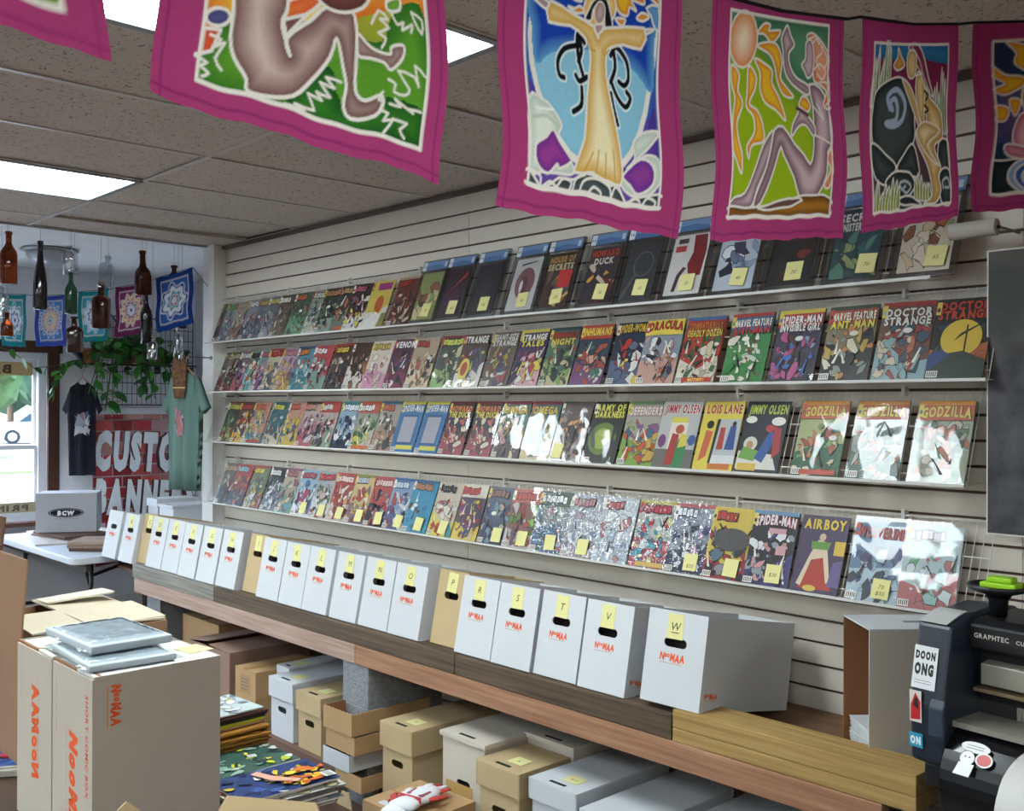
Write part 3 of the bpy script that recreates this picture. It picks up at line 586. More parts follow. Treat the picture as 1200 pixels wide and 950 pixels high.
ROW4 = [(-5.86,('#6a4a38',None,'#b8905a','d',D(),'dull brown comic')),(-5.71,('#b8443c',None,'#8ab8c8',['#3a4a6a','#c8a83a','#6a4a50','#c87a6a','#4a5a78'],D(),'red-framed comic with blue shapes')),(-5.51,('#6a7a5a',None,'#e0d03a',['#d8c23a','#5a7a4a','#8a3a30','#c8c0a0','#4a4a50'],D(strip='#a83a30'),'green comic with a yellow patch')),
 (-5.32,('#3a3a40',None,'#e0e0dc',['#e0e2e4','#2a2a44','#6a7080','#b8bcc4','#4a3a5a'],D(),'black and white comic')),(-5.14,('#b0a088',None,'#a85a60',['#6aa07a','#c8a06a','#8a4a60','#d8c8a8','#5a9aa0'],D(strip='#8a4a60'),'tan comic with green shapes')),
 (-4.97,('#8fb4cc',None,'#b83a50',['#3a6ab0','#c03060','#e0e4e8','#4a5a90','#c8c8d0'],D(note=''),'pale blue comic with a note')),(-4.79,('#a8a8ac',None,'#c03038',['#3a7a4a','#b83a40','#d0d0d4','#2a3a34','#c8a8a0'],D(note=''),'grey comic with red and green shapes and a note')),
 (-4.62,('#b04a44',None,'#e0c8b8',['#c8b0a0','#b83a38','#e0d4c4','#7a3a3a','#d8946a'],D(note='',bar='#c03a40'),'red comic with a note')),(-4.44,('#c8b070',None,'#b0b8d0',['#e0c83a','#b83a2c','#d8943a','#8a6a80','#c8b890'],D(note='',strip='#8a8a3a'),'golden comic with a note')),
 (-4.27,('#c04848',None,'#e0b8b0',['#1e1c20','#8a8a90','#2a3a6a','#c04848','#b0b0b4'],D(note=''),'red comic with a black slash and a note')),(-4.11,('#7a98c0',None,'#b8c4d8',['#9aaac4','#4a5a90','#c8ccd4','#b84a40','#2a3a4a'],D(note='',strip='#3a6aa8'),'steel-blue comic with a note')),
 (-3.95,('#2e90b8',None,'#c8784a',['#2e90b8','#1e7aa8','#3aa0c4','#4a4038','#dce8ec'],D(note='',n=9,strip='#3a6a98'),'bright turquoise comic with a note')),(-3.77,('#c8b8a0',None,'#2a2420',['#d0402c','#e0cc3a','#3a9aa8','#d8d0c0','#b8382c'],D(note='',n=12),'cream comic with red and yellow shapes and a note')),
 (-3.59,('#5a4658',None,'#c83a34',['#7a3a78','#d8c03a','#c03a2a','#3a4a80','#d8b8a8'],D(bar='#d0c4b0'),'purple comic with a red and yellow flame')),(-3.40,('#5a6478',None,'#8a5a4a',['#4a5a88','#8a3a3a','#6a90a8','#b8a890','#3a3a58'],D(note='',nx=.03),'slate-blue comic with a note')),
 (-3.24,('#8a5a54',None,'#c8443a',['#8ab83a','#5a8a3a','#b83a34','#c8b8b8','#6a4a5a'],D(note='',bar='#b8584a'),'red comic with a green shape and a note')),(-3.07,('#7a8a88',None,'#e0e4e4',['#3a6a9a','#dfe4e6','#4a5a5a','#9ab0b8','#b86a7a'],D(note='',wavy=1,bar='#3f5a4c'),'grey crinkled comic with a green band and note')),
 (-2.89,('#a8aeb8',None,'#b87a80',['#8a94b0','#e0e4ea','#b8a0a8','#6a7aa8','#d8dce0'],D(note='',wavy=1),'pale lilac crinkled comic with a note')),(-2.72,('#c8ccd4',None,'#c05a5a',['#b8c8d8','#e6e8ea','#c07a7a','#8aa0c0','#d0d4d8'],D(wavy=1),'white crinkled comic with a reddish corner')),
 (-2.53,('#b8b8b0',None,'#c0283c',['#3aa0b8','#e0d87a','#c83a4a','#d8dcdc','#4a6a8a'],D(wavy=1,strip='#c8b84a',foot=('#d0a84a','','#fff')),'crinkled comic with a red title and turquoise edge')),
 (-2.36,('#8a94a4',None,'#e0e6f0',['#3a4a80','#c8d0d8','#2a3050','#b87ab0','#8a9ab0'],D(note='/$25',wavy=1,strip='#b85a60'),'silvery blue crinkled comic priced on a note')),
 (-2.19,('#d8b83a',None,'#c02a22',['#3a3438','#b02c30','#4a6a78','#8a8a90','#2a2a34'],D(note='',shapes=[('o',.05,.55,.42,.16,'#4a4648')]),'mustard-yellow comic with a dark arch and a note')),(-2.02,('#1e1c22','SPIDER-MAN','#e6d8dc',['#2a262c','#8a9aa0','#e0e2e4','#3a3a78','#c88a8a'],D(note='$30',strip='#5a8ab0',arch=.01,out='#b03040',shapes=[('r',-.1,.70,.28,.77,'#d89aa0'),('r',.12,.42,.34,.54,'#d89aa0')]),'black comic with pink boxes and a 30 dollar note')),
 (-1.84,('#4a3a5e','AIRBOY','#e6c02a',['#4a3a5e'],D(plain=1,logo=0,code=0,shapes=[('p',[(-.35,.05),(.35,.05),(.2,.4),(.0,.5),(-.15,.4)],'#c2341e'),('p',[(-.4,.1),(-.3,.08),(-.16,.42),(.08,.46),(.22,.14),(.3,.16),(.16,.52),(.1,.66),(-.08,.68),(-.2,.5)],'#e0c8a4'),('o',0,.72,.07,.05,'#d8b090'),('p',[(-.2,.56),(.16,.56),(.2,.66),(-.22,.66)],'#5f9a34'),('o',-.1,.06,.14,.04,'#e0bc3c'),('p',[(.25,.1),(.5,.1),(.5,.45),(.3,.4)],'#6a5a92'),('r',.28,.5,.5,.68,'#e0b42c')]),'purple comic with yellow lettering and a red cape')),
 (-1.64,('#5a7ea0','WOLVERINE','#c03a34',['#3a5a88','#8ab0c8','#4a3a78','#2a3448','#a8c0d0'],D(note='70/$50',strip='#7a90a8',code=1),'blue comic with red lettering and a two-line price note')),(-1.47,('#a9bfc4',None,'#c8b8c4',['#8ab8b4','#c8d4d8','#b85a58','#5a9a6a','#d8d8b0'],D(n=10),'pale aqua comic, last before the plotter'))]
ROW1 = [(-5.91,('#4c5048',None,None,'d',D(),'dark grey comic at the shelf end')),(-5.84,('#8aa8a4',None,'#6f9a4a',['#9ab8c0','#7a9aa8','#6a8a5a','#b8c8c8','#8a6a90'],D(),'pale blue-green comic')),(-5.72,('#ac9a7c',None,'#b8a88a',['#a8443a','#8a7a6a','#c8b89a','#6a4a44','#b86a4a'],D(),'tan comic with red shapes')),
 (-5.57,('#7f8fa0',None,'#d8dce0',['#b83a40','#6a7a94','#c8c8cc','#4a5a7a','#d88a60'],D(),'blue-grey comic with a white title')),(-5.45,('#6a7484',None,'#b8a04a',['#4a5a7a','#a8483a','#c0a89a','#3a4a64','#7a7a80'],D(),'slate comic with reddish shapes')),(-5.33,('#6a7080',None,'#b8b04a',['#3a4a70','#8a8a8a','#c8bca8','#5a4a60','#98a0a8'],D(),'grey comic with an olive title')),
 (-5.21,('#625448',None,'#e6e0d0',['#6a5a4c','#3a342e','#b8b0a0','#8a6a50','#5a6458'],D(),'brown comic with a white title box')),(-5.04,('#4f6b5a',None,'#c8623a',['#3a6a50','#6aa07a','#c05a38','#8ab090','#4a5a50'],D(),'green comic with a rusty orange title')),(-4.86,('#8a9484',None,'#c8c4b4',['#5a7a84','#c8c8b8','#3a4a44','#8aa0a0','#a8a070'],D(),'pale grey-green comic')),
 (-4.74,('#35443c',None,'#c07a4a',['#3f5a48','#25302c','#8aa098','#b8704a','#5a7a60'],D(),'dark green comic with an orange title')),(-4.59,('#3a423e',None,'#b89a5a',['#2e3a36','#a8b0a0','#c8683a','#6a7a70','#8a7a64'],D(foot=('#c05a34','','#fff')),'dark comic with an orange lower corner')),(-4.47,('#3a3032',None,'#c8586a',['#1c1a1e','#e0dcd8','#d8c83a','#b8483a','#6a5a78'],D(),'black and white comic with yellow slashes')),
 (-4.30,('#d8c04a',None,None,['#e0c83a','#d8d4c8','#c8b070'],D(plain=1,shapes=[('r',-.2,.80,.42,.95,'#b02a86'),('o',.05,.50,.26,.24,'#e0c42c'),('o',.05,.50,.19,.18,'#d0582a'),('p',[(-.5,.0),(.1,.0),(.3,.24),(.0,.34),(-.3,.2)],'#e4e2da'),('p',[(.2,0),(.5,0),(.5,.3),(.3,.3)],'#8a8440')]),'yellow comic with an orange disc')),(-4.09,('#7a3a2e',None,'#c8361f',['#5c1c1c','#e0d0b8','#a83a28','#2a2024','#d8c0a0'],D(strip='#b89a70'),'dark red comic with cream shapes'))]
seed = 100
for row, data in ((0, ROW1), (1, ROW2), (2, ROW3), (3, ROW4)):
    for n, (X, sp) in enumerate(data):
        nxt = data[n+1][0] if n+1 < len(data) else X+.18
        prv = data[n-1][0] if n else X-.18
        bg, ti, tc, pal, op, wd = sp
        sd = 900 + len(wd) if (wd == 'blue comic with a silver centre panel' or wd.startswith('dark comic with orange')) else seed
        t = comic(row, n, X, CW+.007, sd, (bg, ti, tc, pal, op), wd)
        if min(nxt-X, X-prv) < .172: t.rotation_euler.z = R(3.2); t.location.y -= .0035      # fanned: each left edge lies over its neighbour
        seed += 1
m_crink = film('comic_bag_crinkled', '#f2f4f6', .12, 1.0, .05, bump=.6, bscale=34)
for o in list(COL.objects):
    if o.name.startswith('plastic_bag') and o.parent and 'crinkled' in o.parent['label']:
        o.data = o.data.copy(); o.data.materials.clear(); o.data.materials.append(m_crink)

# graded comics in hard cases at the right of the top shelf
m_case = film('hard_case_plastic', '#cfd4d9', .15, 1.0, .14)
m_pane = film('hard_case_front', '#fdfdfe', .03, .6, .02)
def slab(n, X, bg, pal, words_, price, title=None, tc='#fff', shapes=(), plain=False, nx=.02):
    t = thing('graded_comic', '%s in a hard case, %s case from left' % (words_, ORD[n]), 'comic', (X*.99+.102, LY+.0100, LIP[0]+.004), (R(-20.2), 0, 0), group='hard-cased comics on the top shelf')
    w, h = .200, .325; f = MB()
    f.holed([(-w/2, 0), (w/2, 0), (w/2, h), (-w/2, h)], [(-.082, .016), (-.082, .262), (.082, .262), (.082, .016)], -.008, .004)
    build(f, 'case', m_case, t, bevel=.002)
    build(MB().box(-.082, .082, -.0075, -.0065, .016, .262), 'front_pane', m_pane, t)
    a = Art(.185, .045, '#4f6f9c', .001); a.rect(-.0925, 0, -.065, .045, '#cfd6de'); a.text({0:'9.8',1:'9.8'}.get(n % 2, '9.6'), -.079, .016, .014, '#26303c', 1)
    a.poly([(-.065, .02), (0, .028), (.0925, .012), (.0925, .045), (-.065, .045)], '#6a8ab4'); a.rect(.068, .010, .084, .036, '#b9c6d4')
    a.put('grade_label', m_cover, t, (0, -.0092, .272))
    rr = random.Random(500+n); a = Art(.16, .242, bg, .003)
    if not plain:
        for i in range(13):
            a.blob(rr.uniform(-.065, .065), rr.uniform(.02, .18), rr.uniform(.008, .026), rr.uniform(.012, .04), rr.choice(pal), rr, n=8, ang=rr.uniform(-1, 1))
    for sh in shapes:
        if sh[0] == 'o': a.oval(sh[1]*.16, sh[2]*.242, sh[3]*.16, sh[4]*.242, sh[5], 22)
        elif sh[0] == 'r': a.rect(sh[1]*.16, sh[2]*.242, sh[3]*.16, sh[4]*.242, sh[5])
        else: a.poly([(p[0]*.16, p[1]*.242) for p in sh[1]], sh[2])
    if title:
        for i, l in enumerate(title.split('/')): a.text(l, 0, .242-.040-i*.034, .038, tc if isinstance(tc, str) else tc[i], 2, fit=min(.145, len(l)*.027), back='#17151a')
    a.put('cover', m_cover, t, (0, -.003, .018))
    put('sticky_note', note_mesh(price, .062, .066), m_note, t, (nx, -.0095, .030), (0, R(rr.uniform(-4, 6)), 0))
slab(0, -3.925, '#8a9a5a', P_['g'], 'green and yellow comic', '75')
slab(1, -3.73, '#2a1c2c', ['#2a1c2c'], 'dark purple comic with a red streak', '60', shapes=[('p', [(-.4,.46),(.42,.86),(.36,.92),(-.3,.5)], '#c03a2c'), ('p', [(-.3,.3),(.1,.6),(.3,.4),(.1,.2)], '#4a2450')], plain=True)
slab(2, -3.51, '#22262e', ['#22262e'], 'nearly black comic', '48', shapes=[('o',.0,.55,.22,.2,'#2c323c')], plain=True)
slab(3, -3.262, '#c4c4c2', ['#c4c4c2'], 'pale grey comic with a mauve oval', '40', shapes=[('o',0,.52,.36,.30,'#7a5358'),('o',-.05,.48,.16,.18,'#5c3a40'),('o',-.12,.46,.06,.12,'#d8d4d4'),('p',[(-.3,.86),(.3,.92),(.34,.94),(-.26,.9)],'#2a2628')], plain=True)
slab(4, -3.06, '#3c2e28', ['#2a2422','#6a5a4c','#d8b070','#4a5a74','#a86a3a'], 'dark brown comic with a red cape', '125', 'HOUSE OF/SECRETS', ('#c89a5a','#d8cba0'), [('p',[(.0,.36),(.42,.34),(.46,.66),(.0,.7)],'#c03034')])
slab(5, -2.822, '#332c34', ['#c8b8a0','#d8a03a','#6a2a30','#2a2a44','#e0d8c8'], 'dark comic with red and white lettering', '30', 'HOWARD/DUCK', ('#c8402c','#e6e2d6'))
slab(6, -2.62, '#33363a', ['#33363a'], 'charcoal comic with a pale circle line', '115', shapes=[('o',.05,.6,.3,.22,'#6a6e72'),('o',.05,.6,.27,.2,'#35383c'),('p',[(-.5,.0),(-.4,.0),(-.1,.42),(-.2,.42)],'#5a5e62')], plain=True)
slab(7, -2.40, '#d2d0ca', ['#d2d0ca'], 'white comic with a dark red shape', '35', shapes=[('p',[(.1,.3),(.42,.3),(.46,.7),(.4,.98),(.05,.98),(.1,.7),(.0,.5)],'#7c2226'),('r',-.42,.72,-.12,.82,'#b03a34'),('p',[(-.3,.06),(-.2,.06),(-.14,.3),(.0,.44),(-.1,.46),(-.24,.34)],'#4a2a2a'),('r',-.38,.86,-.1,.94,'#3a3638')], plain=True)
slab(8, -2.18, '#b8c2cc', ['#2a2c44','#6a7a9a','#dfe4e8','#8aa0b8','#3a3a54'], 'pale blue comic with navy shapes', '40')
slab(9, -1.96, '#16151a', ['#1c1a20','#5a1f1e','#2a2228','#7a2a24','#141316'], 'black comic with dark red shapes', '20')
slab(10, -1.73, '#1d4048', ['#2a5a60','#16343a','#4a7a6a','#8a9a6a','#23484e'], 'teal comic with white lettering', '70', 'SECRETS/SINISTER HOUSE', '#d8d4cc', nx=.045)
slab(11, -1.50, '#c6bda8', ['#7a4a34','#c8b090','#8aa060','#a85a3a','#d8cdb8'], 'cream comic with brown and green shapes', '55', nx=.035)
# ------------------------------------------------------------------ low bench with its boxes
m_white_card = M('white_corrugated', '#c1c4c7', .8, var=.03, vscale=6)
m_grey_card = M('greyish_carton', '#bdb4a6', .85, var=.05, vscale=8)
m_kraft = M('kraft_card', '#b08e64', .85, var=.10, vscale=7)
m_kraft_in = M('kraft_inside', '#8a5c3a', .9, var=.1, vscale=6)
m_tan = M('tan_card', '#b7a079', .85, var=.08, vscale=6)
m_brown = M('brown_carton', '#8f7263', .85, var=.08, vscale=6)
m_black = M('black_slot', '#0d0c0c', .9)
ORANGE = '#dd5a2b'
def wood(name, c, c2, rough=.7): return M(name, c, rough, var=.5, vscale=5, stretch=(.5, 14, 14), col2=c2, bump=.15, bscale=14, detail=8)
m_beam = wood('reddish_pine', '#a87e60', '#83583f'); m_beam2 = wood('pink_pine', '#b3988a', '#927566')
m_greyt = wood('weathered_grey_timber', '#8a857c', '#67635a'); m_darkt = wood('dark_treated_timber', '#62503c', '#3c2e22')
m_treat = wood('yellow_treated_timber', '#b2925a', '#8d6f3e')
m_block = M('cinder_block', '#8e9194', .95, var=.3, vscale=60, bump=.6, bscale=120)
FY = 2.43
# cinder blocks: a column of three under each beam joint
def block(label, x, y, z, w=.185, d=.39, h=.175, grp='cinder blocks under the bench'):
    o = MB(); o.holed([(x, y), (x+w, y), (x+w, y+d), (x, y+d)], [(x+.03, y+.04), (x+.03, y+d/2-.02), (x+w-.03, y+d/2-.02), (x+w-.03, y+.04)], z, z+h, 'z')
    b = build(o, 'cinder_block', m_block, bevel=.003); tag(b, label, 'cinder block', grp); return b
for i, nm in enumerate(('bottom', 'middle', 'top')):
    block('grey cinder block, %s one of the column under the beam joint' % nm, -3.652, 2.437, i*.175)
    block('grey cinder block, %s one of the column at the far left bench end' % nm, -5.905, 2.56, i*.175)
    block('grey cinder block, %s one of the column at the near right bench end' % nm, -1.45, 2.455, i*.175)
# lower planks
tag(build(MB().box(-5.30, -3.66, 2.428, 2.95, .022, .060), 'lower_plank', M('lower_plank_wood', '#6e5143', .7, var=.3, vscale=5, stretch=(.4, 5, 5)), bevel=.003), 'brown plank near the floor carrying the boxes left of the block column', 'plank')
tag(build(MB().box(-3.46, -1.46, 2.45, 2.95, .022, .060), 'lower_plank', MATS['lower_plank_wood'], bevel=.003), 'brown plank near the floor carrying the boxes right of the block column', 'plank')
for x in (-5.25, -4.6, -3.9, -3.2, -2.4, -1.7): tag(build(MB().box(x, x+.09, 2.55, 2.9, 0, .022), 'floor_batten', m_darkt), 'dark batten under a lower plank, hidden in shadow', 'batten', 'battens under the planks')
# beams
tag(build(MB().box(-5.783, -3.556, FY, FY+.04, .525, .604), 'bench_beam', m_beam2, bevel=.003), 'pinkish front beam at the far left of the bench', 'beam')
tag(build(MB().box(-3.552, -1.238, FY, FY+.04, .525, .604), 'bench_beam', m_beam, bevel=.003), 'reddish front beam at the near right of the bench', 'beam')
tag(build(MB().box(-5.75, -1.20, 3.0, 3.04, .525, .590), 'bench_beam', m_darkt), 'dark rear beam of the bench along the slat wall', 'beam')
# deck boards under the boxes
dk = thing('bench_deck', 'plywood deck of the bench behind the front timbers', 'deck', (0, 0, 0))
for i, (a, b) in enumerate(((-6.30, -4.85), (-4.845, -3.40), (-3.395, -1.14))): build(MB().box(a, b, 2.545, 3.045, .591, .604), 'board', M('plywood', '#7c5c44', .8, var=.3, vscale=4, stretch=(.5, 4, 4)), dk)
for lab, a, b, z0, z1, m, y1 in (('weathered grey timber at the far left of the bench front', -5.811, -4.813, .605, .680, m_greyt, .10), ('long dark timber in the middle of the bench front', -4.809, -2.913, .605, .680, m_darkt, .10), ('shorter dark timber left of the yellow timbers', -2.909, -1.902, .605, .680, m_darkt, .10),
        ('yellow treated timber, lower of the two at the bench end', -1.898, -1.150, .605, .645, m_treat, .135), ('yellow treated timber, upper of the two at the bench end', -1.898, -1.150, .6455, .700, m_treat, .135)):
    tag(build(MB().box(a, b, FY+.002, FY+y1, z0, z1), 'bench_timber', m, bevel=.003), lab, 'timber')
def slot(cx, cz, w, h, n=5):
    r = h/2; p = []
    for sgn, a0 in ((1, -90), (-1, 90)):
        for i in range(n+1):
            t = R(a0+180*i/n); p.append((cx+sgn*(w/2-r)+r*math.cos(t), cz+r*math.sin(t)))
    return list(reversed(p))
_bx = {}
def logo_art(w):
    """NooMAA word mark in orange with its small line of type below"""
    k = w/.075; m = MB(); x = 0
    for ch, sc, dz, hv in (('N', .034, 0, 2), ('o', .024, .010, 2), ('o', .024, .010, 2), ('M', .034, 0, 2), ('A', .036, -.003, 2), ('A', .034, 0, 2)):
        vs, fs, a = textgeo(ch, sc, hv, .12, .72)
        m.add([(x+p[0], 0, dz+p[1]) for p in vs], fs, ORANGE); x += a*.93
    m.box(0, x*.9, -.00005, .00005, -.0095, -.0075, '#b08a80')
    m.v = [(p[0]*w/x, p[1], p[2]*w/x) for p in m.v]
    return m
LOGO = logo_art(.085).mesh('logo', ink=True); LOGO.materials.append(MC('box_print', .8, spec=.2))
def comic_box(label, loc, w, letter=None, card=None, tilt=R(-11), rz=0.0, d=.405, h=.285, side_logo=False, front_logo=True, name='comic_box', cat='box', group='lettered comic boxes on the bench', noteshift=0.0):
    card = card or m_white_card
    t = thing(name, label, cat, loc, (tilt, 0, rz), group)
    key = (round(w, 3), d, h); T = .004
    if key not in _bx:
        f = MB(); f.holed([(0, 0), (w, 0), (w, h), (0, h)], slot(w*.5, h*.665, .085, .028), 0, T)
        b = MB(); b.box(0, w, d-T, d, 0, h)
        s = MB(); s.box(0, T, T, d-T, 0, h)
        o = MB(); o.box(T, w-T, T, d-T, 0, T)
        _bx[key] = (f.mesh('front_panel'), b.mesh('back_panel'), s.mesh('side_panel'), o.mesh('bottom_panel'))
    f, b, s, o = _bx[key]
    def P(nm, me, l=(0,0,0)):
        me2 = me if not me.materials else me
        ob = bpy.data.objects.new(nm, me); COL.objects.link(ob); ob.parent = t; ob.location = l
        if not me.materials: me.materials.append(card)
        ob.material_slots[0].link = 'OBJECT'; ob.material_slots[0].material = card; return ob
    P('front_panel', f); P('back_panel', b); P('side_panel', s); P('side_panel', s, (w-T, 0, 0)); P('bottom_panel', o)
    if front_logo: put('logo', LOGO, None, t, (w*.26, -.0006, h*.47), scale=(w/.2, 1, w/.2))
    if side_logo: put('logo', LOGO, None, t, (w+.0006, .018, .040), (0, 0, R(90)), scale=(.8, 1, .8))
    if letter is not None:
        a = Art(.058, .075, NOTE, .0008, .00015)
        if letter: a.text(letter, 0, .026, .034, '#33362c', 0, shear=.2)
        if letter == 'W': a.rect(-.014, .018, .014, .0205, '#33362c')
        a.put('sticky_note', m_note, t, (w*.5-.004+noteshift, -.0012, h-.083), (0, R(rnd.uniform(-2, 4)), 0))
    return t
BX = [(-6.317,None,0),(-6.066,'B',0),(-5.866,'C',1),(-5.686,'D',0),(-5.487,'E',0),(-5.267,'F',0),(-5.049,'G',0),(-4.843,'H',0),(-4.612,'I',1),(-4.431,'J',0),(-4.216,'K',0),(-4.013,'L',0),(-3.786,'M',0),(-3.572,'N',0),(-3.360,'O',0),(-3.118,'P',1),(-2.940,'R',0),(-2.731,'S',0),(-2.519,'T',0),(-2.305,'V',0)]
packed = MB(); pr = random.Random(3)
def pack(matrix, w, d, h, n=46):
    for i in range(n):
        y = .055 + (d-.085)*i/n; hh = h + pr.uniform(-.006, .006)
        packed.box(.012, w-.014, y, y+(d-.085)/n*.7, .006, hh, '#2c2622' if i < 3 else pr.choice(['#e4e2da', '#d8d4c8', '#c9c2b4', '#a8443a', '#3a4a70', '#e6e2cc', '#b8b0a0', '#8a7a50']), matrix)  # front comics coloured dark, standing in for shade behind the handle slot
for i, (x, L, kr) in enumerate(BX):
    nxt = BX[i+1][0] if i+1 < len(BX) else x+.212
    w = min(.200, nxt-x-.004)
    lab = 'plain white comic box without a note, leftmost in the bench row' if L is None else '%s comic box with the letter %s on its yellow note' % ('tan cardboard' if kr else 'white', L)
    y = 2.452 + (.030 if kr else 0) + pr.uniform(-.004, .004)
    t = comic_box(lab, (x, y, .684-(.012 if i < 2 else 0)), w, L, m_tan if kr else None, side_logo=(L == 'V'), front_logo=not kr)
    pack(Matrix.Translation(t.location) @ Euler(t.rotation_euler).to_matrix().to_4x4(), w, .405, .262)
t = comic_box('big white comic box with the letter W, at the right end of the row', (-2.031, 2.440, .702), .218, 'W', tilt=R(-10.5), rz=R(1.5), d=.50, side_logo=True, h=.280)
pack(Matrix.Translation(t.location) @ Euler(t.rotation_euler).to_matrix().to_4x4(), .2, .46, .215)
tag(build(packed, 'packed_comics', m_cover, ink=True), 'comics standing tightly packed inside the open white boxes', 'comics', kind='stuff')

# box standing on end at the right of the bench, full of comics
t = thing('upended_box', 'white comic box standing on end with its open side facing out, beside the plotter', 'box', (-1.33, 2.54, .6045), (0, 0, R(-41)))
w, d, h, T = .19, .285, .405, .004
def bx(nm, *a, m=m_white_card): return build(MB().box(*a), nm, m, t)
bx('side_panel', -w, -w+T, 0, d, 0, h, m=m_kraft_in); bx('side_panel', -T, 0, 0, d, 0, h, m=m_grey_card); bx('back_panel', -w+T, -T, d-T, d, 0, h, m=m_kraft_in); bx('bottom_panel', -w+T, -T, 0, d-T, 0, T)  # right side in a greyer card colour, standing in for its shade
o = MB(); o.holed([(-w, 0), (0, 0), (0, d), (-w, d)], [(-w*.5-.012, .13), (-w*.5+.012, .13), (-w*.5+.012, .21), (-w*.5-.012, .21)][::-1], h, h+T, 'z'); build(o, 'top_panel', m_white_card, t)
for k in range(26):
    o = build(MB().box(-w+.012, -.014, .012+pr.uniform(0, .006), .27, 0, .0030), 'comic_book', MATS['white_corrugated'])
    o.matrix_world = Matrix.Translation((-1.33, 2.54, .6045+.006+k*.0048)) @ Matrix.Rotation(R(-41), 4, 'Z')
    tag(o, 'white-edged comic inside the upended box, %s from the bottom' % ORD[k], 'comic', 'comics inside the upended box')
# odds and ends on the bench behind the yellow timbers
tag(build(MB().box(-1.93, -1.80, 2.63, 2.73, .604, .630), 'metal_plate', M('dark_metal', '#3c3a38', .4, metal=.6), rot=(0, 0, 0), bevel=.003), 'small dark metal slab on the bench behind the timbers', 'plate')
tag(build(MB().prism([(-1.78, 2.60), (-1.50, 2.60), (-1.46, 2.68), (-1.66, 2.74), (-1.80, 2.70)], .604, .609, 'z'), 'dark_cutting_scrap', M('black_scrap', '#252423', .5)), 'flat black scrap lying on the bench behind the timbers', 'scrap')

# ------------------------------------------------------------------ boxes under the bench
def lidded(label, x, y, z, w, d, h, lid, m, note=None, slot_dark=True, hole=True, hand=None, grp='lidded boxes under the bench'):
    t = thing('lidded_box', label, 'box', (x, y, z), group=grp); T = .004
    f = MB()
    if hole: f.holed([(0, 0), (w, 0), (w, h), (0, h)], slot(w*.5, h*.50, .075, .028), 0, T)
    else: f.box(0, w, 0, T, 0, h)
    build(f, 'front_panel', m, t)
    b = MB(); b.box(0, T, T, d, 0, h); build(b, 'side_panel', m, t); b = MB(); b.box(w-T, w, T, d, 0, h); build(b, 'side_panel', m, t)
    build(MB().box(T, w-T, d-T, d, 0, h), 'back_panel', m, t); build(MB().box(T, w-T, T, d-T, 0, T), 'bottom_panel', m, t)
    l = MB(); g = .006; z0, z1 = h-lid+.004, h+.006
    l.box(-g, w+g, -g-T, -g, z0, z1); l.box(-g-T, -g, -g-T, d+g, z0, z1); l.box(w+g, w+g+T, -g-T, d+g, z0, z1); l.box(-g-T, w+g+T, -g-T, d+g, z1, z1+T)
    lo = build(l, 'lid', m, t, bevel=.002)
    build(MB().box(w*.32, w*.68, .012, .026, z1+T, z1+T+.0006), 'thumb_slot', m_black, lo)
    if note is not None:
        a = Art(.07, .06, NOTE, .0008, .00015)
        if note: a.text(note, 0, .02, .022, '#55594a', 0, shear=.2)
        a.put('sticky_note', m_note, t, (w*.6, .05, z1+T+.002), (R(-90), 0, 0))
    if hand:
        a = Art(w*.9, .05, '#a79f92' if m is m_grey_card else '#b7a079', .0004, .0001); a.text(hand, 0, .01, .03, '#3a3632', 0, shear=.15)
        a.put('handwriting', m_note, t, (w*.5, -.0006, .04))
    return t
def carton(label, x, y, z, w, d, h, m, tape=True, ajar=0.0, grp='closed cartons under the bench', panel=None):
    t = thing('cardboard_carton', label, 'carton', (x, y, z), group=grp); T = .005
    b = MB(); b.box(0, w, 0, T, 0, h); b.box(0, w, d-T, d, 0, h); b.box(0, T, T, d-T, 0, h); b.box(w-T, w, T, d-T, 0, h); b.box(T, w-T, T, d-T, 0, T)
    build(b, 'body', m, t, bevel=.001)
    for s in (0, 1):
        p = MB(); p.box(0, w/2-.001, 0, d, 0, T) if s == 0 else p.box(-w/2+.001, 0, 0, d, 0, T)
        build(p, 'top_flap', m, t, (0 if s == 0 else w, 0, h), (0, R(-ajar if s == 0 else ajar*.3), 0))
    if tape: build(MB().box(w/2-.025, w/2+.025, -.0008, d, h+T, h+T+.0006), 'tape', M('parcel_tape', '#b5925c', .25, coat=.3), t)
    if panel:
        a = Art(panel[0], panel[1], panel[2], .0005, .0001)
        for q in range(4): a.rect(-panel[0]*.38, panel[1]*(.18+q*.18), panel[0]*(.2+.15*(q % 2)), panel[1]*(.24+q*.18), '#6a7078')
        a.put('printed_label', m_note, t, (panel[3], -.0008, panel[4]))
    return t
SH = .0605
carton('brown carton at the far left under the bench, before the cinder blocks', -5.64, 2.66, .0, .44, .30, .385, m_kraft, True)
carton('large greyish brown carton with a lifted flap under the bench', -5.10, 2.44, SH, .445, .46, .305, m_brown, False, 7)
carton('small taped kraft carton, upper of the stacked pair', -4.606, 2.445, .186, .20, .36, .128, m_kraft, True, panel=(.10, .09, '#a58358', .10, .018))
carton('small kraft carton with a white label, lower of the stacked pair', -4.606, 2.445, SH, .20, .36, .120, m_kraft, True, panel=(.085, .09, '#d5dade', .07, .02))
lidded('white lidded box half hidden behind the front white one', -4.392, 2.565, SH, .10, .38, .275, .085, m_white_card, '', hole=False)
lidded('white lidded comic box beside the small kraft cartons', -4.275, 2.455, SH, .195, .42, .262, .085, m_white_card, '')
lidded('narrow tan lidded box standing left of the block column', -4.030, 2.452, SH, .188, .42, .245, .080, m_tan, '')
